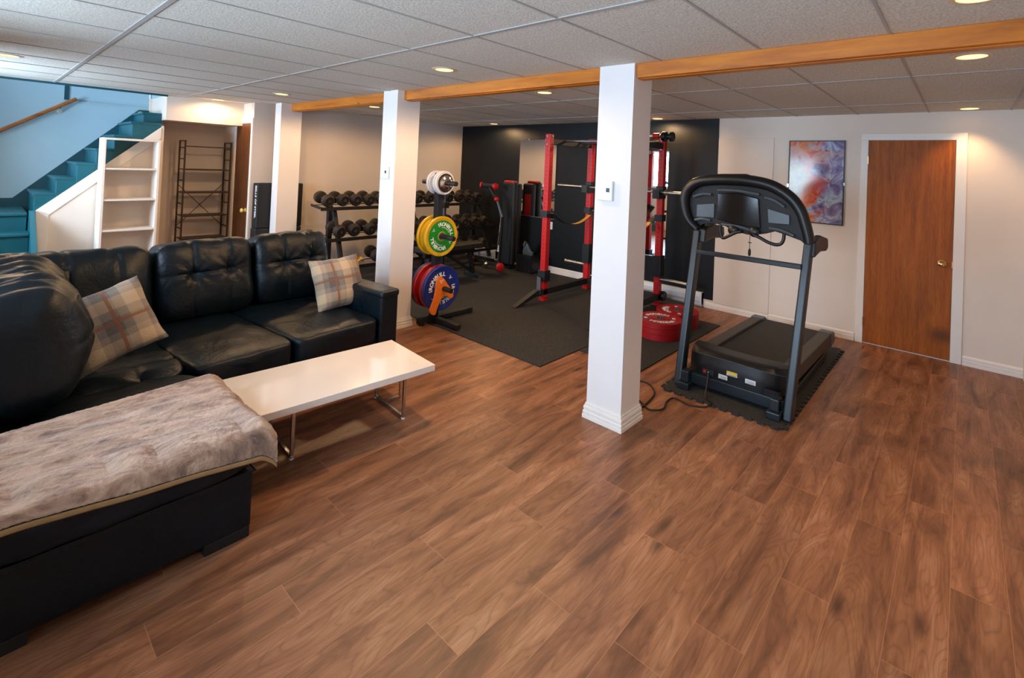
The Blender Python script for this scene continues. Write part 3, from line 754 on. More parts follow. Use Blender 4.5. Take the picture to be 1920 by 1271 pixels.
# blanket over the end of the left wing
def lin(a, b, t): return a+(b-a)*t
def bl(sx, ty):
    x = lin(-0.05, 0.965, sx)
    far = 2.90+0.10*min(1, max(0, x/0.9))
    drop = max(0.004, 0.008+0.085*min(1.0, max(0, (x-0.05)/0.85))**1.2)
    Lt = far-2.262; d = (Lt+drop)*ty
    z = 0.462; y = far-d; xx = x
    if d > Lt-0.03:
        e = (d-(Lt-0.03))
        y = far-(Lt-0.03)-0.034*(1-math.exp(-e/0.030)); z -= max(0, e-0.012)*0.92
    if x > 0.875:
        e = x-0.875
        xx = 0.875+0.045*(1-math.exp(-e/0.04))+0.25*e; z -= 0.62*e
    top = max(0.25, 1-abs(d-Lt*0.5)/(Lt*0.6))
    q = V(x*3.0+y*2.0, y*9.0, 0)
    amp = 0.022*min(1, ty*6)*min(1, max(0.12, 1.25-ty))
    z += (mnoise.noise(q)+0.5*mnoise.noise(q*2.3))*amp
    if ty < 0.08: z += 0.012*(1-ty/0.08)
    z += 0.026*math.exp(-((ty-0.80)/0.10)**2)*abs(math.sin(x*17+mnoise.noise(V(x*3, 0, 5))*3))
    return (xx, y, z)
bo = MB().grid(bl, 130, 90).build('throw_blanket', M['blanket'], smooth=True)
tag(bo, 'fluffy beige throw blanket spread over the near end of the black sofa', 'blanket')
sol = bo.modifiers.new('thickness', 'SOLIDIFY'); sol.thickness = 0.010; sol.offset = 1
dsp = bpy.data.textures.new('pile', 'CLOUDS'); dsp.noise_scale = 0.012; dsp.noise_depth = 2
sb = bo.modifiers.new('sub', 'SUBSURF'); sb.levels = 1; sb.render_levels = 1
dm = bo.modifiers.new('pile', 'DISPLACE'); dm.texture = dsp; dm.strength = 0.007; dm.mid_level = 0.5; dm.texture_coords = 'LOCAL'
def hm(a, b):
    p = V(bl(a, 1.0)); q = V(bl(a, 0.955))
    d = (p-q); d = d.normalized() if d.length > 1e-6 else V(0, 0, -1)
    return p + V(0, -0.004, 0) + V(0, 0, -1)*0.018*b + d*0.003
hem = MB().grid(hm, 130, 3).build('hem', M['hem'], bo, smooth=True)
sl = hem.modifiers.new('thickness', 'SOLIDIFY'); sl.thickness = 0.010; sl.offset = 0

# scatter pillows
def pillow(mat, loc, rot, label, half=0.215, seed=1.0):
    mb = MB()
    b2 = bmesh.new(); bmesh.ops.create_cube(b2, size=2.0)
    bmesh.ops.subdivide_edges(b2, edges=b2.edges, cuts=26, use_grid_fill=True)
    for v in b2.verts:
        p = v.co
        ex = (1-abs(p.x)**2.6)*(1-abs(p.z)**2.6)
        th = 0.008+0.085*max(0, ex)**0.55
        pin = 1-0.07*(1-p.z**2)*abs(p.x)**3-0.0
        pin2 = 1-0.07*(1-p.x**2)*abs(p.z)**3
        q = V(p.x*half*pin, p.y*th, p.z*half*pin2)
        q.y += mnoise.noise(V(q.x*8+seed, seed, q.z*8))*0.010*ex
        q.x += mnoise.noise(V(q.z*14, seed, q.x*4))*0.006
        q.z += mnoise.noise(V(q.x*14, seed+4, q.z*4))*0.006
        v.co = q
    tmp = bpy.data.meshes.new('tmp'); b2.to_mesh(tmp); b2.free(); mb.bm.from_mesh(tmp); bpy.data.meshes.remove(tmp)
    o = mb.build('throw_pillow', mat, local=True, smooth=True)
    o.location = loc; o.rotation_euler = rot
    tag(o, label, 'pillow', 'plaid pillows on the black sofa')
    return o
pillow(M['plaida'], (0.555, 3.60, 0.665), (math.radians(-26), math.radians(-18), math.radians(6)), 'plaid throw pillow tilted in the corner of the sofa beside the left cushions', 0.205, 1.0)
pillow(M['plaidb'], (2.045, 3.90, 0.622), (math.radians(-24), math.radians(-2), math.radians(3)), 'plaid throw pillow standing upright against the sofa cushion by the armrest', 0.212, 5.0)

# ================================================================== COFFEE TABLE
ct = thing('coffee_table', 'low white gloss coffee table with thin steel legs beside the sofa', 'table', (1.487, 2.872, 0), math.radians(-4.4))
MB().box((-0.552, -0.285, 0.310), (0.552, 0.285, 0.350)).build('tabletop', M['gloss'], ct, bevel=0.003, local=True)
for sgn in (-1, 1):
    u = 0.412 if sgn > 0 else -0.262
    f = MB()
    f.box((u-0.009, -0.165, 0.008), (u+0.009, 0.22, 0.020))
    f.build('runner', M['legsteel'], ct, bevel=0.002, local=True)
    for v in (-0.156, 0.21):
        MB().box((u-0.009, v-0.009, 0.020), (u+0.009, v+0.009, 0.311)).build('leg', M['legsteel'], ct, bevel=0.002, local=True)
        MB().cyl((u, v, 0), (u, v, 0.009), 0.012, seg=12).build('glide', M['white'], ct, local=True)
MB().box((0.528, 0.10, 0.008), (0.540, 0.112, 0.311)).box((0.421, 0.10, 0.008), (0.540, 0.112, 0.020)).cyl((0.534, 0.106, 0), (0.534, 0.106, 0.009), 0.010, seg=10).build('brace', M['legsteel'], ct, local=True)

# ================================================================== THERMOSTATS
def thermostat(x, y0, y1, z0, z1, label, lcd=True):
    t = thing('thermostat', label, 'thermostat', (x, (y0+y1)/2, z0))
    MB().box((x-0.022, y0, z0), (x, y1, z1)).build('cover', M['white'], t, bevel=0.006, seg=3)
    yc = lin(y0, y1, 0.28); zc = (z0+z1)/2+0.005
    MB().box((x-0.0232, yc-0.013, zc-0.013), (x-0.0215, yc+0.013, zc+0.014)).build('display', M['lcd'], t)
    MB().cyl((x-0.0228, y1-0.012, zc-0.012), (x-0.0215, y1-0.012, zc-0.012), 0.004, seg=10).build('button', M['heater'], t)
thermostat(2.752, 1.722, 1.840, 1.445, 1.575, 'white thermostat on the left face of the nearest column')
thermostat(2.700, 4.255, 4.385, 1.465, 1.590, 'white thermostat on the left face of the middle column')

# ================================================================== ALCOVE SHELVES
bs = thing('bookcase', 'white open backed bookcase standing against the stair panel', 'bookcase', (1.215, 7.265, 0))
bx0, bx1, by0, by1, bt = 0.965, 1.470, 7.12, 7.42, 1.765
for x0 in (bx0, bx1-0.022): MB().box((x0, by0, 0), (x0+0.022, by1, bt)).build('side_panel', M['shelfwhite'], bs, bevel=0.0015)
MB().box((bx0+0.022, by0, bt-0.022), (bx1-0.022, by1, bt)).build('top_panel', M['shelfwhite'], bs, bevel=0.0015)
for z in (1.432, 1.085, 0.745, 0.40, 0.06): MB().box((bx0+0.022, by0+0.004, z-0.02), (bx1-0.022, by1, z)).build('shelf', M['shelfwhite'], bs, bevel=0.0015)
wr_ = thing('wire_shelf', 'dark metal ladder shelf with crossed braces in the alcove', 'shelf', (2.15, 7.98, 0))
wx0, wx1, wy0, wy1, wt = 1.885, 2.425, 7.85, 8.11, 1.80
for x, tp in ((wx0, wt), (wx1, wt)):
    for y in (wy0, wy1): MB().box((x-0.009, y-0.009, 0), (x+0.009, y+0.009, tp)).build('post', M['wire'], wr_)
    for z in (1.792, 1.70, 1.55, 1.26, 1.10, 0.95, 0.62, 0.30): MB().box((x-0.007, wy0+0.009, z-0.007), (x+0.007, wy1-0.009, z+0.007)).build('rung', M['wire'], wr_)
for z in (1.415, 1.105, 0.79, 0.48, 0.16):
    s_ = MB().box((wx0+0.009, wy0+0.008, z-0.012), (wx1-0.009, wy1-0.008, z)).build('shelf', M['board'], wr_)
    MB().box((wx0, wy0-0.008, z-0.016), (wx1, wy0+0.008, z+0.002)).build('shelf_lip', M['wire'], s_)
MB().box((wx0, wy0-0.007, 1.712), (wx1, wy0+0.007, 1.726)).build('top_bar', M['wire'], wr_)
MB().cyl((wx0, wy1+0.012, 1.20), (wx1, wy1+0.012, 0.62), 0.0045, seg=8).build('brace', M['wire'], wr_)
MB().cyl((wx0, wy1+0.018, 0.62), (wx1, wy1+0.018, 1.20), 0.0045, seg=8).build('brace', M['wire'], wr_)

# ================================================================== PICTURE ON THE DOOR WALL
pf = thing('framed_picture', 'colourful abstract picture in a thin black frame between panel and door', 'picture', (XW, 1.225, 1.17))
py0, py1, pz0, pz1 = 0.955, 1.497, 1.165, 2.062
f = MB(); fw = 0.010
f.box((XW-0.022, py0, pz0), (XW, py0+fw, pz1)).box((XW-0.022, py1-fw, pz0), (XW, py1, pz1)).box((XW-0.022, py0+fw, pz0), (XW, py1-fw, pz0+fw)).box((XW-0.022, py0+fw, pz1-fw), (XW, py1-fw, pz1))
f.build('frame', M['plastic'], pf)
MB().box((XW-0.014, py0+fw, pz0+fw), (XW-0.001, py1-fw, pz1-fw)).build('print', M['picture'], pf)
for y, z in ((py0, 1.60), (py1, 1.56)): MB().box((XW-0.026, y-0.008, z-0.016), (XW, y+0.008, z+0.016)).build('clip', M['chrome'], pf)

# ================================================================== TREADMILL
pm = thing('puzzle_mat', 'grey speckled interlocking foam mat with toothed edges under the treadmill', 'mat', (4.6, 1.26, 0))
def teeth(p0, p1, out, n, amp):
    """toothed edge from p0 to p1"""
    r = []; p0, p1, out = V(p0), V(p1), V(out)
    for i in range(n):
        f = lambda t: p0.lerp(p1, (i+t)/n)
        r += [f(0.02), f(0.27), f(0.20)+out*amp, f(0.80)+out*amp, f(0.73)]
    return r
X0, X1, Y0, Y1 = 3.53, 5.58, 0.86, 1.70
outl = teeth((X0, Y1, 0), (X0, Y0, 0), (-1, 0, 0), 10, 0.026) + teeth((X0, Y0, 0), (X1, Y0, 0), (0, -1, 0), 24, 0.026) + teeth((X1, Y0, 0), (X1, Y1, 0), (1, 0, 0), 10, 0.026) + teeth((X1, Y1, 0), (X0, Y1, 0), (0, 1, 0), 24, 0.026)
MB().prism(outl, (0, 0, 0.012)).build('foam_sheet', M['rubber'], pm)

tm = thing('treadmill', 'black motorised treadmill with upright console standing on the grey foam mat', 'treadmill', (4.5, 1.27, 0.012))
ZM = 0.012
fb = MB()
fb.box((3.70, 0.90, ZM+0.03), (3.76, 1.62, ZM+0.105))
fb.box((3.70, 1.555, ZM+0.02), (5.10, 1.615, ZM+0.08)).box((3.70, 0.905, ZM+0.02), (5.10, 0.965, ZM+0.08))
fb.build('base_frame', M['tmframe'], tm, bevel=0.004)
for y0, y1 in ((1.535, 1.625), (0.895, 0.985)):
    MB().box((3.60, y0, ZM+0.001), (3.78, y1, ZM+0.05)).box((3.63, y0+0.015, ZM+0.05), (3.72, y1-0.015, ZM+0.13)).build('end_foot', M['tmframe'], tm, bevel=0.006)
def upright(y0, y1, yt0, yt1):
    m_ = MB()
    zt = 1.19
    A = [(3.640, ZM+0.002), (3.735, ZM+0.002), (3.990, zt), (3.905, zt)]
    bm = m_.bm
    f0 = [bm.verts.new((x, y0 if z < 1 else yt0, z)) for x, z in A]; f1 = [bm.verts.new((x, y1 if z < 1 else yt1, z)) for x, z in A]
    bm.faces.new(f0); bm.faces.new(f1[::-1])
    for i in range(4): bm.faces.new((f0[i], f1[i], f1[(i+1) % 4], f0[(i+1) % 4]))
    return m_.build('upright', M['tmframe'], tm, bevel=0.012, seg=3)
upright(1.615, 1.672, 1.618, 1.672); upright(0.835, 0.892, 0.800, 0.856)
# deck, rails and belt, slightly raised to the hood
dz = lambda x: lin(0.225, 0.19, (x-3.75)/1.65)
MB().prism([(3.80, 0.955, 0.10), (5.38, 0.955, 0.10), (5.38, 0.955, 0.165), (3.80, 0.955, 0.20)], (0, 0.61, 0)).build('deck', M['plasticm'], tm, bevel=0.004)
MB().prism([(3.95, 1.005, 0.20), (5.40, 1.005, 0.167), (5.43, 1.005, 0.15), (5.40, 1.005, 0.12), (5.40, 1.005, 0.10), (5.45, 1.005, 0.145), (5.44, 1.005, 0.175), (5.40, 1.005, 0.19), (3.95, 1.005, 0.222)], (0, 0.51, 0)).build('running_belt', M['belt'], tm)
for y0, y1 in ((1.515, 1.615), (0.905, 1.005)):
    MB().prism([(3.92, y0, 0.14), (5.36, y0, 0.10), (5.42, y0, 0.12), (5.42, y0, 0.185), (5.36, y0, 0.212), (3.92, y0, 0.245)], (0, y1-y0, 0)).build('side_rail', M['railgrey'], tm, bevel=0.006)
    MB().prism([(5.30, y0-0.006, 0.09), (5.455, y0-0.006, 0.10), (5.46, y0-0.006, 0.185), (5.40, y0-0.006, 0.215), (5.30, y0-0.006, 0.219)], (0, y1-y0+0.012, 0)).build('rear_cap', M['greyplastic'], tm, bevel=0.008)
for y in (0.93, 1.59):
    MB().box((5.02, y-0.02, 0.03), (5.07, y+0.02, 0.13)).cyl((5.045, y-0.022, ZM+0.026), (5.045, y+0.022, ZM+0.026), 0.026).build('rear_leg', M['plasticm'], tm, bevel=0.003)
# motor hood: front panel + sloping lid with a scooped back edge
def hood(u, v):
    y = lin(1.612, 0.915, u); e = abs(2*u-1)
    fr = 3.722+0.10*e**4
    zt = 0.262+0.012*(1-e*e)
    pts = [(fr+0.05, 0.105), (fr, 0.112), (fr-0.004, 0.20-0.04*e**3), (fr+0.008, zt-0.02*e**4), (fr+0.05, zt+0.022), (lin(3.93, 3.975, e**2), 0.292), (lin(3.955, 4.03, e**3), 0.262), (lin(3.958, 4.035, e**3), 0.205)]
    k = v*(len(pts)-1); i = min(int(k), len(pts)-2); t = k-i
    return (lin(pts[i][0], pts[i+1][0], t), y, lin(pts[i][1], pts[i+1][1], t))
hm_ = MB().grid(hood, 40, 21)
ends = [V(hood(0, j/21)) for j in range(22)]
hm_.prism([p+V(0, 0.0005, 0) for p in ends], (0, -0.012, 0)); hm_.prism([V(hood(1, j/21))+V(0, -0.0005, 0) for j in range(22)], (0, 0.012, 0))
hd = hm_.build('motor_hood', M['plastic'], tm, smooth=True)
MB().tube([V(hood(i/40, 3/7.0))+V(-0.002, 0, 0.001) for i in range(41)], 0.0028, 6).build('hood_trim', M['railgrey'], hd, smooth=True)
MB().box((3.712, 1.385, 0.135), (3.722, 1.475, 0.175)).build('power_panel', M['plasticm'], tm, bevel=0.002)
MB().box((3.7085, 1.447, 0.145), (3.713, 1.465, 0.165)).build('power_switch', M['red'], tm, bevel=0.002)
MB().box((3.709, 1.423, 0.15), (3.713, 1.432, 0.158)).build('fuse_cap', M['white'], tm)
def sticker(y0, y1, z0, z1, mats, lines):
    s_ = MB().box((3.7135, y0, z0), (3.719, y1, z1)).build('warning_label', mats[0], tm)
    if len(mats) > 1: MB().box((3.7128, y0, lin(z0, z1, 0.45)), (3.7135, y1, z1)).build('label_header', mats[1], s_)
    for i in range(lines):
        z = lin(z0, z1, (i+0.6)/(lines+1.6)*(0.45 if len(mats) > 1 else 1))
        MB().box((3.7130, y0+0.006, z), (3.7135, y1-0.006-0.012*(i % 2), z+0.0022)).build('print_line', M['greyplastic'], s_)
sticker(1.287, 1.352, 0.136, 0.166, (M['sticker'],), 3)
sticker(1.217, 1.293, 0.176, 0.206, (M['sticker'], M['stickery']), 2)
sticker(1.088, 1.160, 0.160, 0.190, (M['sticker'],), 3)
MB().box((3.712, 0.93, 0.115), (3.745, 1.03, 0.165)).build('vent_recess', M['screen'], tm)
# console
AX = 3.955
arch = [(1.650, 1.19), (1.730, 1.262), (1.765, 1.350), (1.775, 1.430), (1.755, 1.502), (1.700, 1.558), (1.625, 1.590), (1.500, 1.607), (1.352, 1.612), (1.235, 1.606), (1.121, 1.586), (1.032, 1.548), (0.950, 1.488), (0.893, 1.410), (0.860, 1.320), (0.830, 1.205), (0.828, 1.150)]
ap = catmull([(AX+0.02*(z-1.2), y, z) for y, z in arch], 5)
MB().tube(ap, [0.034+0.012*math.sin(PI*i/(len(ap)-1)) for i in range(len(ap))], 14, flat=(1.0, 1.35)).build('console_rim', M['plastic'], tm, smooth=True)
inner = [(1.655, 1.195), (1.742, 1.33), (1.745, 1.43), (1.715, 1.50), (1.62, 1.562), (1.50, 1.580), (1.352, 1.585), (1.235, 1.578), (1.121, 1.556), (1.05, 1.525), (0.975, 1.462), (0.92, 1.39), (0.888, 1.31), (0.86, 1.17),
         (0.889, 1.194), (0.984, 1.221), (1.065, 1.241), (1.126, 1.217), (1.203, 1.197), (1.262, 1.192), (1.371, 1.208), (1.442, 1.242), (1.506, 1.249), (1.62, 1.235)]
MB().prism([(AX+0.012, y, z) for y, z in inner], (0.075, 0, 0)).build('console_panel', M['plasticm'], tm, bevel=0.006)
MB().prism([(AX-0.012, y, z) for y, z in ((1.485, 1.59), (1.478, 1.634), (1.455, 1.655), (1.295, 1.662), (1.262, 1.650), (1.245, 1.60))], (0.09, 0, 0)).build('book_rest', M['plastic'], tm, bevel=0.010)
MB().prism([(AX-0.004, y, z) for y, z in ((1.50, 1.495), (1.345, 1.512), (1.185, 1.478), (1.165, 1.25), (1.36, 1.262), (1.50, 1.29))], (0.02, 0, 0)).build('display_back', M['screen'], tm, bevel=0.006)
for pts in ([(1.671, 1.393), (1.523, 1.412), (1.523, 1.297), (1.671, 1.29)], [(1.12, 1.408), (0.965, 1.372), (0.963, 1.302), (1.11, 1.299)]):
    MB().prism([(AX-0.001, y, z) for y, z in pts], (0.016, 0, 0)).build('speaker_panel', M['greyplastic'], tm, bevel=0.004)
for a, b in (((1.500, 1.522), (1.18, 1.508)), ((1.70, 1.455), (1.55, 1.485)), ((1.14, 1.49), (1.00, 1.43)), ((1.68, 1.265), (1.55, 1.272)), ((1.46, 1.252), (1.20, 1.222)), ((1.10, 1.262), (0.93, 1.225))):
    MB().tube(catmull([(AX-0.004, a[0], a[1]), (AX-0.008, (a[0]+b[0])/2, (a[1]+b[1])/2+0.012), (AX-0.004, b[0], b[1])], 5), 0.011, 8).build('console_rib', M['greyplastic'], tm, smooth=True)
for pts in ([(1.452, 1.250), (1.452, 1.20), (1.438, 1.158), (1.420, 1.152), (1.385, 1.172), (1.330, 1.205), (1.29, 1.215)], [(1.20, 1.205), (1.150, 1.186), (1.10, 1.163), (1.045, 1.150), (1.008, 1.160), (0.990, 1.190), (0.986, 1.235)]):
    MB().tube(catmull([(AX-0.045, y, z) for y, z in pts], 5), 0.0125, 10).build('pulse_handlebar', M['plastic'], tm, smooth=True)
MB().lathe([(0, 0), (0.036, 0.0), (0.038, 0.012), (0.024, 0.024), (0, 0.027)], (AX-0.02, 1.36, 1.218), (-1, 0, 0), 20).build('fan_pod', M['plastic'], tm, smooth=True)
MB().lathe([(0, 0), (0.036, 0.0), (0.038, 0.012), (0.024, 0.024), (0, 0.027)], (AX-0.02, 1.20, 1.222), (-1, 0, 0), 20).build('fan_pod', M['plastic'], tm, smooth=True)
ky = MB().tube([(AX-0.02, 1.232, 1.195), (AX-0.02, 1.233, 1.13), (AX-0.02, 1.232, 1.088)], 0.0022, 6).lathe([(0, 0), (0.008, 0.004), (0.011, 0.02), (0.010, 0.045), (0.004, 0.058), (0, 0.06)], (AX-0.02, 1.232, 1.034), (0, 0, 1), 12)
ky.box((AX-0.026, 1.222, 1.135), (AX-0.014, 1.244, 1.141)).build('safety_key', M['plasticm'], tm, smooth=True)
MB().bar((3.868, 1.620, 1.022), (3.868, 0.852, 1.022), 0.036, 0.036).build('crossbar', M['tmframe'], tm, bevel=0.006)
for y0, y1 in ((1.640, 1.575), (0.828, 0.780)):
    MB().prism([(3.91, y0, 1.09), (3.93, y0, 1.20), (4.10, y0, 1.235), (4.34, y0, 1.195), (4.355, y0, 1.12), (4.30, y0, 1.10), (4.10, y0, 1.115)], (0, y1-y0, 0)).build('side_handle', M['plastic'], tm, bevel=0.014, seg=3)
cordp = catmull([(3.706, 1.425, 0.155), (3.665, 1.415, 0.10), (3.592, 1.395, 0.022), (3.52, 1.325, 0.022), (3.465, 1.345, 0.008), (3.41, 1.44, 0.008), (3.43, 1.56, 0.008), (3.34, 1.575, 0.008), (3.215, 1.545, 0.008), (3.14, 1.605, 0.008), (3.18, 1.68, 0.008), (3.20, 1.74, 0.008), (3.10, 1.86, 0.008), (3.06, 1.95, 0.008)], 8)
tag(MB().tube(cordp, 0.0055, 8).build('electric_cable', M['cord'], smooth=True), 'black power cord plugged into the treadmill hood and trailing over its mat', 'cord')
cw = MB().tube(catmull([(3.04, 1.66, 0.007), (3.20, 1.665, 0.007), (3.36, 1.69, 0.007), (3.45, 1.74, 0.007), (3.52, 1.85, 0.007), (3.42, 1.98, 0.007), (3.28, 2.0, 0.007), (3.06, 1.99, 0.007)], 8), 0.0055, 8).build('extension_cord', M['cord'], smooth=True)
tag(cw, 'black cord looping out on the floor behind the nearest white column', 'cord')

# ================================================================== GYM MATS
tag(MB().prism([(3.14, 2.605, 0), (5.98, 2.605, 0), (5.98, 6.95, 0), (2.98, 6.95, 0), (2.98, 4.47, 0), (3.14, 4.47, 0)], (0, 0, 0.010)).build('gym_mat', M['rubber'], bevel=0.002),
    'large black speckled rubber mat under the power rack and weights', 'mat')
tag(MB().box((3.68, 1.975, 0), (5.42, 2.595, 0.010)).build('gym_mat', M['rubber'], bevel=0.002),
    'narrow black rubber mat under the stacked red plates', 'mat')
ZG = 0.010

def ring_text(mb, s, c, rad, size, start, span, ax_u, ax_v, nrm, flip=False):
    """letters of s around a circle; angles measured clockwise from ax_v (up)"""
    n_ = V(nrm); U, W = V(ax_u), V(ax_v)
    wd = [0.55 if ch in 'I1' else 0.85 if ch == 'L' else 1.12 if ch in 'NO' else 1.0 for ch in s]; tot = sum(wd); acc = 0
    for ch, w0 in zip(s, wd):
        a = start+span*((acc+w0/2)/tot-0.5); acc += w0
        p = V(c)+U*math.sin(a)*rad+W*math.cos(a)*rad
        up = U*math.sin(a)+W*math.cos(a); ri = U*math.cos(a)-W*math.sin(a)
        if flip: up, ri = -up, -ri
        R = Matrix((ri, up, n_)).transposed().to_4x4()
        mb.add_mesh(text_mesh(ch, size), Matrix.Translation(p) @ R)
def emblem(mb, c, size, ri, up, nrm):
    """small angular bull-head mark made of bars"""
    c, ri, up = V(c), V(ri), V(up)
    for (x0, y0, x1, y1, w_) in ((-.45, .25, -.12, .25, .16), (.12, .25, .45, .25, .16), (-.42, .42, -.42, .2, .14), (.42, .42, .42, .2, .14), (-.18, 0, .18, 0, .16), (-.18, .15, -.1, -.4, .16), (.18, .15, .1, -.4, .16)):
        mb.bar(c+ri*x0*size+up*y0*size, c+ri*x1*size+up*y1*size, 0.0012, w_*size, up=nrm)
    return mb
TXT = 'IRONBULL'
def plate(c, axis, R, th, mats, label, group=None, face=None, txt=True, txt_r=0.62, txt_h=0.17, phase=0.0, hub=True, e=0.006):
    """bumper plate; c is the centre of its rear face, axis points out of the lettered face"""
    a = V(axis)
    t = thing('bumper_plate', label, 'weight plate', c, group=group)
    up = V(0, 0, 1) if abs(a.z) < 0.9 else V(0, 1, 0)
    ri = up.cross(a).normalized(); up = a.cross(ri)
    MB().lathe([(0.026, 0), (R*0.80, 0), (R*0.83, 0.004), (R-e, 0.0005), (R, e), (R, th-e), (R-e, th-0.0005), (R*0.86, th-0.002), (R*0.83, th-0.006), (0.05, th-0.006), (0.045, th-0.003), (0.026, th-0.003), (0.026, 0)], c, a, 64).build('disc', mats[0], t, smooth=True)
    if face: MB().lathe([(0.05, th-0.006), (R*0.80, th-0.006), (R*0.80, th-0.003), (0.05, th-0.003), (0.05, th-0.006)], c, a, 64).build('face', mats[1], t, smooth=True)
    if hub: MB().lathe([(0.026, 0.001), (0.043, 0.001), (0.043, th-0.001), (0.026, th-0.001), (0.026, 0.001)], c, a, 32).build('steel_hub', M['steel'], t, smooth=True)
    if txt:
        f = V(c)+a*(th-0.0022)
        for k in (0, 1):
            ph = phase+k*PI
            for s_, r_, h_, sp_ in ((TXT, txt_r, 1.5, 2.0), ('STRENGTH', txt_r-0.155, 0.42, 1.25)):
                mb = MB(); ring_text(mb, s_, f, R*r_, R*txt_h*h_, ph, sp_, ri, up, a); mb.build('lettering', M['ink'], t)
            an = ph+PI/2
            emblem(MB(), f+(ri*math.sin(an)+up*math.cos(an))*R*txt_r, R*0.17, ri*math.cos(an)-up*math.sin(an), ri*math.sin(an)+up*math.cos(an), a).build('emblem', M['ink'], t)
    return t

# red plates lying in two stacks
for (cx, cy, n, h, nm) in ((4.635, 2.30, 3, 0.055, 'nearer'), (5.11, 2.33, 3, 0.050, 'farther')):
    for k in range(n):
        where = ('lowest', 'middle', 'topmost lettered')[k]
        plate((cx+random.uniform(-.004, .004), cy+random.uniform(-.004, .004), ZG+k*h), (0, 0, 1), 0.225, h-0.0005, (M['redrubber'],), '%s red bumper plate of the %s stack lying by the treadmill' % (where, nm), 'red plates stacked on the floor', txt=(k == n-1), phase=0.9 if nm == 'nearer' else 2.6, e=0.0022)

# ================================================================== PLATE TREE
TX, TY = 3.205, 4.115
pt = thing('plate_tree', 'black upright plate tree holding coloured plates behind the middle column', 'weight tree', (TX, TY, ZG))
MB().box((TX-0.035, TY-0.035, ZG+0.05), (TX+0.035, TY+0.035, 1.54)).build('upright', M['tmframe'], pt, bevel=0.003)
bb = MB().box((3.03, TY-0.035, ZG+0.012), (3.70, TY+0.035, ZG+0.055))
bb.build('base_bar', M['blacksteel'], pt, bevel=0.004)
MB().box((TX-0.03, TY-0.40, ZG+0.012), (TX+0.03, TY-0.035, ZG+0.055)).build('front_foot', M['blacksteel'], pt, bevel=0.004)
for x in (3.045, 3.685): MB().box((x-0.02, TY-0.045, ZG), (x+0.02, TY+0.045, ZG+0.06)).build('rubber_foot', M['plasticm'], pt, bevel=0.004)
for z in (0.375, 0.895, 1.445):
    MB().cyl((TX, TY-0.03, z), (TX, TY-0.27, z-0.006), 0.0245).build('peg', M['blacksteel'], pt, smooth=True)
    MB().cyl((TX, TY+0.03, z), (TX, TY+0.27, z-0.006), 0.0245).build('peg', M['blacksteel'], pt, smooth=True)
FA = (0, -1, 0); BA = (0, 1, 0); GP = 'plates on the plate tree'
plate((TX, TY-0.036, 0.372), FA, 0.228, 0.045, (M['redrubber'],), 'red bumper plate just behind the blue lettered plate on the tree', GP, txt=False)
plate((TX, TY-0.082, 0.371), FA, 0.228, 0.040, (M['blue'],), 'blue lettered bumper plate on the lowest peg of the tree', GP, phase=-0.75)
plate((TX, TY+0.036, 0.372), BA, 0.228, 0.042, (M['redrubber'],), 'red bumper plate on the lowest rear peg of the tree', GP, txt=False)
plate((TX, TY+0.080, 0.371), BA, 0.228, 0.034, (M['blue'],), 'blue bumper plate rearmost on the lowest peg of the tree', GP, txt=False)
plate((TX, TY-0.050, 0.892), FA, 0.205, 0.032, (M['yellow'], M['green']), 'yellow rimmed plate with green lettered face on the middle peg', GP, face=True, txt_r=0.60, phase=0.55)
plate((TX, TY+0.046, 0.892), BA, 0.205, 0.034, (M['yellow'],), 'plain yellow plate on the middle rear peg of the tree', GP, txt=False)
plate((TX, TY-0.070, 1.441), FA, 0.122, 0.026, (M['whiterubber'],), 'small white plate on the front of the top peg', GP, txt=False)
plate((TX, TY-0.036, 1.441), FA, 0.122, 0.026, (M['whiterubber'],), 'small white plate closest to the tree post on the top front peg', GP, txt=False)
plate((TX, TY+0.037, 1.441), BA, 0.122, 0.030, (M['whiterubber'],), 'small white plate on the top rear peg', GP, txt=False)
cp = thing('change_plate', 'small chrome plate with dark rim in front of the white plate on the top peg', 'weight plate', (TX, TY-0.1, 1.441))
MB().lathe([(0.026, 0), (0.092, 0), (0.096, 0.004), (0.092, 0.010), (0.026, 0.010), (0.026, 0)], (TX, TY-0.0975, 1.441), FA, 48).build('rim', M['plasticm'], cp, smooth=True)
MB().lathe([(0.026, 0.008), (0.080, 0.008), (0.078, 0.014), (0.05, 0.022), (0.040, 0.030), (0.026, 0.030), (0.026, 0.008)], (TX, TY-0.0975, 1.441), FA, 48).build('chrome_disc', M['chrome'], cp, smooth=True)
oj = [(3.1, 0.491), (3.134, 0.494), (3.177, 0.457), (3.212, 0.412), (3.246, 0.372), (3.272, 0.330), (3.299, 0.293), (3.302, 0.262), (3.280, 0.246), (3.253, 0.248), (3.222, 0.278), (3.181, 0.283), (3.150, 0.262), (3.126, 0.228), (3.100, 0.175), (3.087, 0.128), (3.070, 0.113), (3.04, 0.122), (3.013, 0.149), (3.005, 0.174), (3.025, 0.220), (3.053, 0.285), (3.070, 0.382), (3.075, 0.454)]
ow = thing('barbell_jack', 'orange paddle shaped barbell jack hung on the lowest peg over the blue plate', 'barbell jack', (3.16, 3.96, 0.113))
DX = 0.035
pl_ = [V(x+DX, 3.985, z+0.008) for x, z in oj]
MB().prism(pl_, (0, -0.018, 0)).build('body', M['orange'], ow, bevel=0.005, seg=3)
eb = MB(); emblem(eb, (3.135+DX, 3.9665, 0.448), 0.045, (1, 0, 0), (0, 0, 1), (0, -1, 0)); eb.build('emblem', M['ink'], ow)

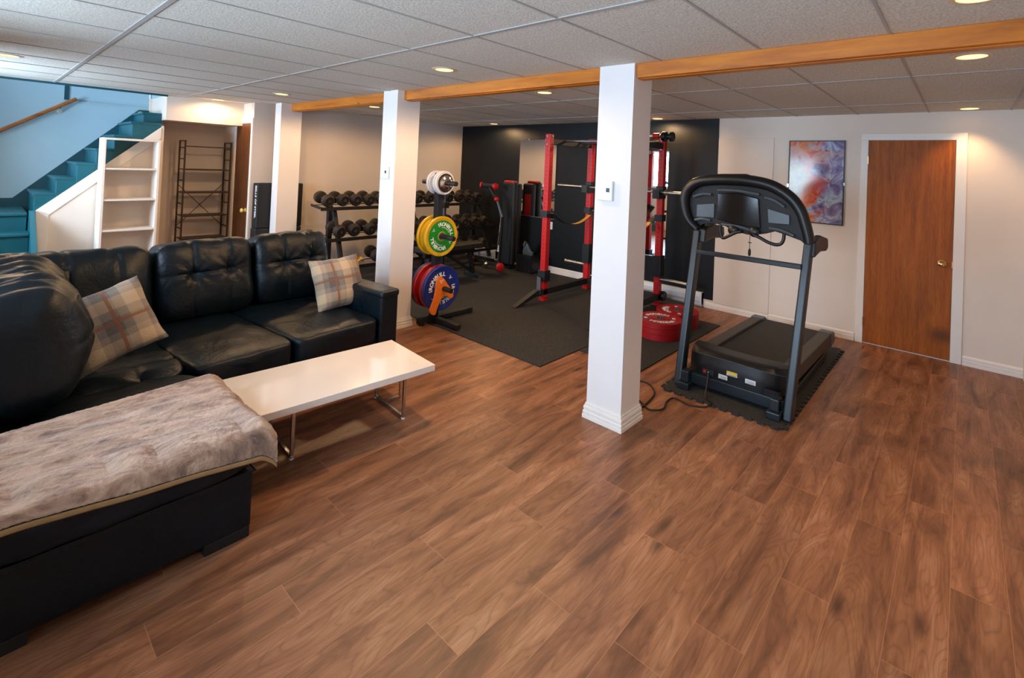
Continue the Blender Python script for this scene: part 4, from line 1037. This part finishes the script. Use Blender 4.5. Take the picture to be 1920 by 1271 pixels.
# ================================================================== POWER RACK
RX0, RX1, RYL, RYR, RH = 4.705, 5.62, 3.90, 2.835, 2.06
pr = thing('power_rack', 'red and black steel power rack bolted together before the black wall', 'power rack', (5.2, 3.35, ZG))
def rbolts(mb, x, ys, zs, d):
    for y in ys:
        for z in zs: mb.cyl((x, y, z), (x+d, y, z), 0.012, seg=8)
    return mb
for x in (RX0, RX1):
    for y in (RYL, RYR):
        u_ = MB().box((x-0.0375, y-0.0375, ZG), (x+0.0375, y+0.0375, RH)).build('upright', M['red'], pr, bevel=0.004)
        h_ = MB(); z = 0.40
        while z < 1.95:
            h_.cyl((x-0.0378, y, z), (x-0.0370, y, z), 0.0065, seg=8).cyl((x, y-0.0378, z), (x, y-0.0370, z), 0.0065, seg=8); z += 0.05
        h_.build('hole_pattern', M['plasticm'], u_)
        b_ = MB()
        for z in (2.03, 1.93, 0.30, 0.06):
            b_.cyl((x-0.0375, y, z), (x-0.047, y, z), 0.011, seg=8).cyl((x+0.01, y-0.0375, z), (x+0.01, y-0.047, z), 0.011, seg=8)
        b_.build('bolt_heads', M['chrome'], u_)
        MB().box((x-0.045, y-0.045, ZG), (x+0.045, y+0.045, ZG+0.012)).build('foot_plate', M['red'], u_)
for y in (RYL, RYR):
    MB().bar((RX0-0.14, y, 0.115), (RX1+0.16, y, 0.115), 0.075, 0.075).build('base_beam', M['blacksteel'], pr, bevel=0.004)
    MB().prism([(RX0-0.14, y-0.035, 0.152), (RX0-0.14, y-0.035, 0.085), (RX0-0.50, y-0.035, ZG), (RX0-0.53, y-0.035, ZG), (RX0-0.53, y-0.035, ZG+0.008)], (0, 0.07, 0)).build('front_foot', M['blacksteel'], pr, bevel=0.002)
    MB().bar((RX0+0.038, y, 1.965), (RX1-0.038, y, 1.965), 0.05, 0.075).build('top_beam', M['blacksteel'], pr, bevel=0.004)
    MB().box((RX0-0.055, y-0.055, 0.245), (RX0+0.055, y+0.055, 0.375)).build('sleeve_bracket', M['plastic'], pr, bevel=0.004)
    MB().box((RX1-0.055, y-0.055, 0.36), (RX1+0.055, y+0.055, 0.62)).build('sleeve_bracket', M['plastic'], pr, bevel=0.004)
    hk = MB()
    for k in range(3): hk.cyl((RX0-0.08-0.012*k, y+0.03-0.03*k, 0.10), (RX0-0.08-0.012*k, y+0.03-0.03*k, 0.30), 0.011, seg=10)
    hk.build('hanging_pins', M['steel'], pr, smooth=True)
    MB().box((RX0-0.058, y-0.05, 1.03), (RX0+0.058, y+0.05, 1.11)).build('strap_bracket', M['plastic'], pr, bevel=0.003)
    MB().box((RX1-0.058, y-0.05, 1.04), (RX1+0.058, y+0.05, 1.12)).build('strap_bracket', M['plastic'], pr, bevel=0.003)
    yi = y-0.085 if y == RYL else y+0.085
    sp = []
    for i in range(21):
        t_ = i/20; x = lin(RX0+0.03, RX1-0.03, t_); sp.append((x, 1.08-0.155*(1-(2*t_-1)**2), yi))
    rb = MB()
    rb.prism([V(x, yi-0.03, z) for x, z, _ in sp]+[V(x, yi-0.03, z-0.008) for x, z, _ in sp[::-1]], (0, 0.06, 0))
    so = rb.build('safety_strap', M['strapb'], pr)
    so2 = MB(); seg_ = sp[10:19]
    so2.prism([V(x, yi-0.027, z+0.003) for x, z, _ in seg_]+[V(x, yi-0.027, z+0.0005) for x, z, _ in seg_[::-1]], (0, 0.054, 0))
    so2.build('painted_strap_light', M['strap'], so)  # ochre strip paints the light falling on this half of the strap
    for x in (RX0+0.02, RX1-0.02): MB().cyl((x, y, 1.08), (x, yi, 1.08), 0.012, seg=10).build('strap_pin', M['chrome'], pr)
    # j-cup on the rear upright
    MB().box((RX1-0.05, y-0.045, 1.32), (RX1+0.046, y+0.045, 1.47)).box((RX1-0.125, y-0.045, 1.32), (RX1-0.05, y+0.045, 1.385)).box((RX1-0.145, y-0.045, 1.32), (RX1-0.125, y+0.045, 1.43)).build('j_cup', M['plastic'], pr, bevel=0.005)
MB().bar((RX1, RYR+0.038, 2.005), (RX1, RYL-0.038, 2.005), 0.075, 0.05).build('rear_crossmember', M['blacksteel'], pr, bevel=0.004)
MB().bar((RX1, RYR+0.038, 0.115), (RX1, RYL-0.038, 0.115), 0.075, 0.06).build('rear_crossmember', M['blacksteel'], pr, bevel=0.004)
MB().cyl((RX0+0.30, RYR+0.026, 1.99), (RX0+0.30, RYL-0.026, 1.99), 0.017).build('pull_up_bar', M['steel'], pr, smooth=True)
MB().cyl((RX0+0.62, RYR+0.026, 1.99), (RX0+0.62, RYL-0.026, 1.99), 0.017).build('pull_up_bar', M['steel'], pr, smooth=True)
for y, d in ((RYL+0.038, 1), (RYR-0.038, -1)):
    MB().cyl((RX1, y, 0.33), (RX1, y+0.34*d, 0.33), 0.022).build('storage_horn', M['steel'], pr, smooth=True)
MB().lathe([(0, 0), (0.055, 0), (0.060, 0.01), (0.060, 0.03), (0.055, 0.04), (0, 0.04)], (RX1+0.05, RYR-0.04, 0.12), (0, -1, 0), 20).build('end_knob', M['plastic'], pr, smooth=True)
# grip attachment bolted on top right
tb = MB()
tb.cyl((RX1-0.06, RYR-0.06, 2.06+0.03), (RX1-0.06, RYL-0.2, 2.09), 0.022)
tb.build('roller_bar', M['chrome'], pr, smooth=True)
MB().cyl((RX1-0.06, RYR+0.02, 2.09), (RX1-0.06, RYR+0.10, 2.09), 0.036).build('roller_collar', M['red'], pr, smooth=True)
MB().lathe([(0, 0), (0.045, 0), (0.06, 0.015), (0.06, 0.06), (0.035, 0.075), (0.035, 0.11), (0.058, 0.12), (0.058, 0.15), (0.03, 0.165), (0, 0.165)], (RX1-0.06, RYR-0.01, 2.085), (0, -1, -0.05), 22).build('roller_end', M['plastic'], pr, smooth=True)
bbx, bbz = RX1-0.088, 1.3995
br_ = thing('barbell', 'steel barbell resting in the rack hooks with both ends sticking out', 'barbell', (bbx, 3.55, bbz))
MB().cyl((bbx, 2.74, bbz), (bbx, 3.96, bbz), 0.0142, seg=16).build('shaft', M['steel'], br_, smooth=True)
for y0, d in ((3.96, 1), (2.74, -1)):
    MB().lathe([(0, 0), (0.034, 0), (0.034, 0.03), (0.025, 0.032), (0.025, 0.42), (0.020, 0.425), (0, 0.425)], (bbx, y0, bbz), (0, d, 0), 24).build('sleeve', M['steel'], br_, smooth=True)

# ================================================================== MIRRORS AND WALL FITTINGS
def mirror(y0, y1, z0, z1, label):
    t = thing('wall_mirror', label, 'mirror', (XW-0.01, (y0+y1)/2, z0))
    MB().box((XW-0.012, y0, z0), (XW-0.005, y1, z1)).build('glass', M['mirror'], t)
    MB().box((XW-0.016, y0-0.004, z0-0.012), (XW-0.004, y1+0.004, z0)).build('bottom_channel', M['steel'], t)
    for y in (lin(y0, y1, 0.3), lin(y0, y1, 0.75)): MB().box((XW-0.015, y-0.01, z1-0.012), (XW-0.004, y+0.01, z1+0.012)).build('clip', M['steel'], t)
mirror(4.845, 5.625, 0.842, 2.083, 'tall frameless mirror on the black wall left of the red rack')
mirror(2.950, 3.66, 0.53, 1.985, 'frameless mirror behind the rack reflecting the bright window')
ou = thing('wall_outlet', 'small white outlet plate on the black wall below the left mirror', 'outlet', (XW, 4.895, 0.67))
MB().box((XW-0.012, 4.865, 0.672), (XW-0.004, 4.93, 0.79)).build('cover_plate', M['white'], ou, bevel=0.003)
for z in (0.70, 0.745): MB().box((XW-0.0135, 4.885, z), (XW-0.0118, 4.91, z+0.025)).build('socket', M['heater'], ou)
def heater(y0, y1, label):
    t = thing('baseboard_heater', label, 'heater', (XW, (y0+y1)/2, 0.012))
    MB().prism([(XW-0.001, y0, 0.03), (XW-0.055, y0, 0.03), (XW-0.055, y0, 0.125), (XW-0.045, y0, 0.175), (XW-0.001, y0, 0.178)], (0, y1-y0, 0)).build('housing', M['heater'], t, bevel=0.003)
    for z in (0.052, 0.068): MB().box((XW-0.0575, y0+0.02, z), (XW-0.054, y1-0.02, z+0.006)).build('louver', M['steel'], t)
    for y in (y0, y1-0.012): MB().box((XW-0.058, y, 0.012), (XW-0.001, y+0.012, 0.180)).build('end_cap', M['heater'], t, bevel=0.002)
heater(6.06, 6.62, 'white baseboard heater on the black wall behind the folded trainer')
heater(2.42, 3.60, 'white baseboard heater on the black wall behind the rack near the red plates')

# ================================================================== DUMBBELLS
rk = thing('dumbbell_rack', 'black three tier dumbbell rack along the back gym wall', 'rack', (4.45, 6.3, ZG))
RKX0, RKX1 = 3.00, 5.92
TI = [(6.42, 1.00), (6.24, 0.615), (6.08, 0.275)]          # centre y, tray height
for x in (RKX0+0.22, 4.45, RKX1-0.12):
    MB().box((x-0.03, 6.44, ZG), (x+0.03, 6.50, 1.00)).build('rear_post', M['blacksteel'], rk, bevel=0.003)
    MB().bar((x, 6.02, ZG+0.10), (x, 6.36, 0.97), 0.05, 0.05).build('front_post', M['blacksteel'], rk, bevel=0.003)
    MB().box((x-0.03, 5.92, ZG), (x+0.03, 6.56, ZG+0.06)).build('foot_bar', M['blacksteel'], rk, bevel=0.003)
for y, z in TI:
    for dy, dz_ in ((-0.115, -0.020), (0.075, 0.014)):
        MB().bar((RKX0, y+dy, z+dz_), (RKX1, y+dy, z+dz_), 0.055, 0.010, up=(0, 0.15, 1)).build('rail', M['blacksteel'], rk)
    MB().prism([(RKX0-0.004, y-0.165, z-0.03), (RKX0-0.004, y+0.13, z-0.005), (RKX0-0.004, y+0.13, z+0.025), (RKX0-0.004, y-0.165, z+0.004)], (0.02, 0, 0)).build('tray_end', M['blacksteel'], rk)
    MB().prism([(RKX1-0.016, y-0.165, z-0.03), (RKX1-0.016, y+0.13, z-0.005), (RKX1-0.016, y+0.13, z+0.025), (RKX1-0.016, y-0.165, z+0.004)], (0.02, 0, 0)).build('tray_end', M['blacksteel'], rk)
    MB().bar((RKX0, y-0.155, z-0.022), (RKX1, y-0.155, z-0.022), 0.012, 0.045, up=(0, 0, 1)).build('tray_lip', M['blacksteel'], rk)
def dumbbell(label, group, R=0.083):
    t = thing('dumbbell', label, 'dumbbell', (0, 0, 0), group=group)
    for s_ in (-1, 1):
        h = MB().lathe([(0, 0.062), (R*0.70, 0.062), (R*0.97, 0.070), (R, 0.080), (R, 0.118), (R*0.97, 0.128), (R*0.86, 0.134), (R*0.84, 0.150), (R*0.74, 0.156), (R*0.70, 0.152), (0, 0.152)], (0, 0, 0), (0, s_, 0), 28).build('head', M['dbrubber'], t, smooth=True, local=True)
        MB().lathe([(0, 0.150), (R*0.22, 0.150), (R*0.22, 0.1565), (0, 0.1565)], (0, 0, 0), (0, s_, 0), 14).build('end_bolt', M['steel'], h, smooth=True, local=True)
    MB().lathe([(0, -0.066), (0.013, -0.066), (0.017, 0), (0.013, 0.066), (0, 0.066)], (0, 0, 0), (0, 1, 0), 14).build('handle', M['steel'], t, smooth=True, local=True)
    return t
ORD = ['first', 'second', 'third', 'fourth', 'fifth', 'sixth', 'seventh', 'eighth', 'ninth', 'tenth', 'eleventh', 'twelfth', 'thirteenth', 'fourteenth', 'fifteenth']
proto = None
for (ty, tz), nm, x0, n, dx, tilt in zip(TI, ('top', 'middle', 'bottom'), (3.10, 3.19, 3.66), (14, 13, 9), (0.200, 0.211, 0.235), (0.17, 0.17, 0.17)):
    for i in range(n):
        lb = 'black rubber dumbbell on the %s tier of the rack, %s from its left end' % (nm, ORD[i])
        gp = 'dumbbells on the %s tier' % nm
        if proto is None: d = proto = dumbbell(lb, gp)
        else:
            d = copy_tree(proto); d['label'] = lb; d['group'] = gp
        d.location = (x0+dx*i, ty-0.02, tz+0.100)
        d.rotation_euler = (tilt, random.uniform(-1, 1), random.uniform(-0.02, 0.02))
bd = MB().tube([(3.46+0.045*math.cos(a), 6.08+0.06*math.sin(a), 0.275+0.035+0.012*math.sin(3*a)) for a in [2*PI*i/24 for i in range(24)]], 0.016, 8, closed=True).build('resistance_band', M['strap'], smooth=True)
tag(bd, 'yellow coiled exercise band on the bottom rack tier behind the sofa pillow', 'exercise band')

# ================================================================== BENCH, FOLDED TRAINER, PADDED BOARD, CRATE
bn = thing('weight_bench', 'flat black padded weight bench in front of the dumbbell rack', 'bench', (4.43, 5.40, ZG))
MB().box((3.93, 5.265, 0.435), (4.95, 5.535, 0.512)).build('pad', M['vinyl'], bn, bevel=0.018, seg=3)
MB().bar((4.00, 5.40, 0.40), (4.88, 5.40, 0.40), 0.06, 0.06).build('rail', M['blacksteel'], bn, bevel=0.004)
MB().bar((4.80, 5.40, 0.38), (4.88, 5.40, ZG+0.05), 0.05, 0.06, up=(0, 1, 0)).build('front_leg', M['blacksteel'], bn, bevel=0.004)
MB().bar((4.10, 5.40, 0.38), (4.02, 5.40, ZG+0.05), 0.05, 0.06, up=(0, 1, 0)).build('rear_leg', M['blacksteel'], bn, bevel=0.004)
MB().box((4.85, 5.235, ZG), (4.91, 5.565, ZG+0.05)).build('foot_bar', M['blacksteel'], bn, bevel=0.004)
MB().box((3.99, 5.18, ZG), (4.05, 5.62, ZG+0.05)).build('foot_bar', M['blacksteel'], bn, bevel=0.004)
MB().box((4.845, 5.195, ZG), (4.915, 5.240, ZG+0.055)).build('foot_cap', M['chrome'], bn, bevel=0.004)
MB().prism([(4.35, 5.372, 0.38), (4.80, 5.372, 0.10), (4.86, 5.372, 0.06), (4.86, 5.372, 0.10), (4.42, 5.372, 0.38)], (0, 0.056, 0)).build('brace', M['blacksteel'], bn)
pp = thing('steel_stand', 'thin steel post stand with black clamp and red knob behind the plate tree', 'stand', (4.375, 5.70, ZG))
MB().cyl((4.56, 5.70, ZG+0.02), (4.56, 5.70, 1.225), 0.019, seg=14).build('post', M['tmframe'], pp, smooth=True)
MB().cyl((4.56, 5.70, 1.0), (4.56, 5.70, 1.23), 0.0135, seg=14).build('inner_tube', M['chrome'], pp, smooth=True)
MB().box((4.515, 5.66, 0.99), (4.605, 5.74, 1.075)).build('clamp', M['blacksteel'], pp, bevel=0.004)
MB().cyl((4.515, 5.69, 1.03), (4.475, 5.685, 1.03), 0.022, seg=12).build('knob', M['redpad'], pp, smooth=True)
MB().box((4.36, 5.67, ZG), (4.76, 5.73, ZG+0.03)).box((4.53, 5.58, ZG), (4.59, 5.67, ZG+0.03)).box((4.53, 5.73, ZG), (4.59, 5.84, ZG+0.03)).build('base', M['blacksteel'], pp, bevel=0.003)

ab = thing('folded_ab_trainer', 'folded black exercise trainer with round red end caps standing before the black wall', 'trainer', (5.47, 5.7, ZG))
AXX = 5.47
MB().cyl((AXX, 5.905, 1.305), (AXX, 5.61, 1.308), 0.032, seg=16).build('roller', M['foam'], ab, smooth=True)
for y, d in ((5.915, 1), (5.60, -1)):
    MB().lathe([(0, 0), (0.045, 0), (0.052, 0.008), (0.052, 0.024), (0.04, 0.034), (0, 0.036)], (AXX-0.005, y-0.01*d, 1.307), (-0.45, d*0.9, 0), 24).build('roller_cap', M['red'], ab, smooth=True)
MB().bar((AXX, 5.74, 1.29), (AXX, 5.56, 1.10), 0.045, 0.045).build('upper_arm', M['blacksteel'], ab, bevel=0.004)
MB().ball((AXX-0.02, 5.55, 1.11), 0.04).build('pivot_cap', M['red'], ab, smooth=True)
MB().tube([(AXX-0.01, 5.54, 1.08), (AXX-0.01, 5.42, 0.84)], 0.020, 12).build('slide_tube', M['greyplastic'], ab, smooth=True)
MB().tube([(AXX+0.03, 5.58, 1.06), (AXX+0.03, 5.475, 0.82)], 0.014, 12).build('slide_tube', M['greyplastic'], ab, smooth=True)
MB().bar((AXX, 5.43, 0.85), (AXX, 5.46, 0.10), 0.04, 0.04).build('main_strut', M['blacksteel'], ab, bevel=0.004)
MB().tube([(AXX-0.03, 5.425, 0.85), (AXX-0.03, 5.44, 0.62), (AXX-0.03, 5.475, 0.32)], 0.008, 8).build('chrome_link', M['chrome'], ab, smooth=True)
MB().box((AXX-0.032, 5.445, 0.30), (AXX-0.022, 5.475, 0.40)).build('instruction_label', M['sticker'], ab)
MB().bar((AXX, 6.02, 0.085), (AXX, 5.40, 0.085), 0.045, 0.05).build('base_tube', M['blacksteel'], ab, bevel=0.004)
for y, d in ((6.03, 1), (5.405, -1)):
    MB().lathe([(0, 0), (0.055, 0), (0.064, 0.008), (0.064, 0.028), (0.05, 0.036), (0, 0.038)], (AXX-0.02, y-0.01*d, 0.075), (-0.55, d*0.84, 0), 24).build('wheel', M['red'], ab, smooth=True)
MB().ball((AXX-0.04, 5.70, 0.075), 0.042).build('chrome_knob', M['chrome'], ab, smooth=True)
pb = thing('folded_padded_bench', 'tall folded black padded bench with red top standing left of the mirror', 'bench', (5.76, 5.53, ZG))
MB().box((5.68, 5.390, ZG+0.05), (5.78, 5.670, 1.385)).build('pad', M['foam'], pb, bevel=0.035, seg=4)
MB().box((5.80, 5.410, ZG+0.08), (5.90, 5.650, 1.36)).build('rear_pad', M['foam'], pb, bevel=0.035, seg=4)
MB().box((5.690, 5.425, 1.36), (5.79, 5.645, 1.402)).build('top_edge', M['red'], pb, bevel=0.016, seg=3)
MB().box((5.896, 5.445, 0.35), (5.906, 5.585, 1.18)).build('red_panel', M['redpad'], pb, bevel=0.003)
MB().box((5.64, 5.400, ZG), (5.94, 5.440, ZG+0.05)).box((5.64, 5.620, ZG), (5.94, 5.660, ZG+0.05)).build('base', M['blacksteel'], pb)
MB().box((5.672, 5.500, 0.42), (5.682, 5.560, 0.90)).build('support_rail', M['blacksteel'], pb)
cr = thing('crate', 'black plastic crate on the rubber mat below the left mirror', 'crate', (5.80, 5.11, ZG))
KX0, KX1, KY0, KY1, KZ = 5.655, 5.95, 4.95, 5.265, 0.285
w_ = MB()
for (a, b) in (((KX0, KY0), (KX0+0.008, KY1)), ((KX1-0.008, KY0), (KX1, KY1)), ((KX0, KY0), (KX1, KY0+0.008)), ((KX0, KY1-0.008), (KX1, KY1))):
    w_.box((a[0], a[1], ZG), (b[0], b[1], KZ))
w_.box((KX0, KY0, ZG), (KX1, KY1, ZG+0.01)); w_.build('bin', M['plastic'], cr)
rm = MB()
for (a, b) in (((KX0-0.008, KY0-0.008), (KX0+0.008, KY1+0.008)), ((KX1-0.008, KY0-0.008), (KX1+0.008, KY1+0.008)), ((KX0, KY0-0.008), (KX1, KY0+0.008)), ((KX0, KY1-0.008), (KX1, KY1+0.008))):
    rm.box((a[0], a[1], KZ-0.03), (b[0], b[1], KZ))
rm.build('rim', M['plastic'], cr)
for k in range(6):
    y = lin(KY0+0.03, KY1-0.03, k/5); MB().box((KX0-0.005, y-0.006, ZG+0.02), (KX0+0.001, y+0.006, KZ-0.04)).build('rib', M['plastic'], cr)
hg = thing('cable_handle', 'grey cable handle attachment sticking up out of the black crate', 'handle', (5.78, 5.14, 0.03))
MB().prism([(5.76, 5.20, ZG+0.02), (5.76, 5.235, 0.30), (5.76, 5.20, 0.45), (5.76, 5.155, 0.44), (5.76, 5.08, 0.33), (5.76, 5.03, 0.31), (5.76, 5.07, ZG+0.02)], (0.04, 0, 0)).build('grip_plate', M['greyplastic'], hg, bevel=0.006)
MB().cyl((5.75, 5.20, 0.40), (5.75, 5.17, 0.47), 0.022, seg=14).build('metal_end', M['steel'], hg, smooth=True)

# ================================================================== BLACK FOLDED MATS BY THE FARTHEST COLUMN
def fold_mat(x0, x1, y0, y1, z0, z1, label, txt=None):
    t = thing('foam_box', label, 'foam box', ((x0+x1)/2, (y0+y1)/2, z0))
    b = MB().box((x0, y0, z0), (x1, y1, z1)).build('cover', M['foam'], t, bevel=0.014, seg=3)
    MB().box((x0+0.05, y0-0.002, z0+0.05), (x1-0.05, y0+0.004, z1-0.06)).build('front_panel', M['plasticm'], t, bevel=0.004)
    if txt:
        mb = MB(); me = text_mesh(txt, 0.062, bold=0.03)
        zc = (z0+z1)/2+0.05
        R = Matrix(((0, 0, -1), (0, -1, 0), (-1, 0, 0))).transposed()   # text runs down the side, faces -x
        mb.add_mesh(me, Matrix.Translation((x0-0.0012, (y0+y1)/2-0.03, zc)) @ R.to_4x4())
        mb.build('lettering', M['ink'], t)
fold_mat(2.475, 3.06, 6.945, 7.10, 0.685, 1.275, 'tall black foam box with white side lettering behind the farthest column', 'BELLS OF STEEL')
fold_mat(2.466, 3.055, 6.94, 7.10, 0.0, 0.683, 'lower black foam box beneath the lettered one behind the sofa')
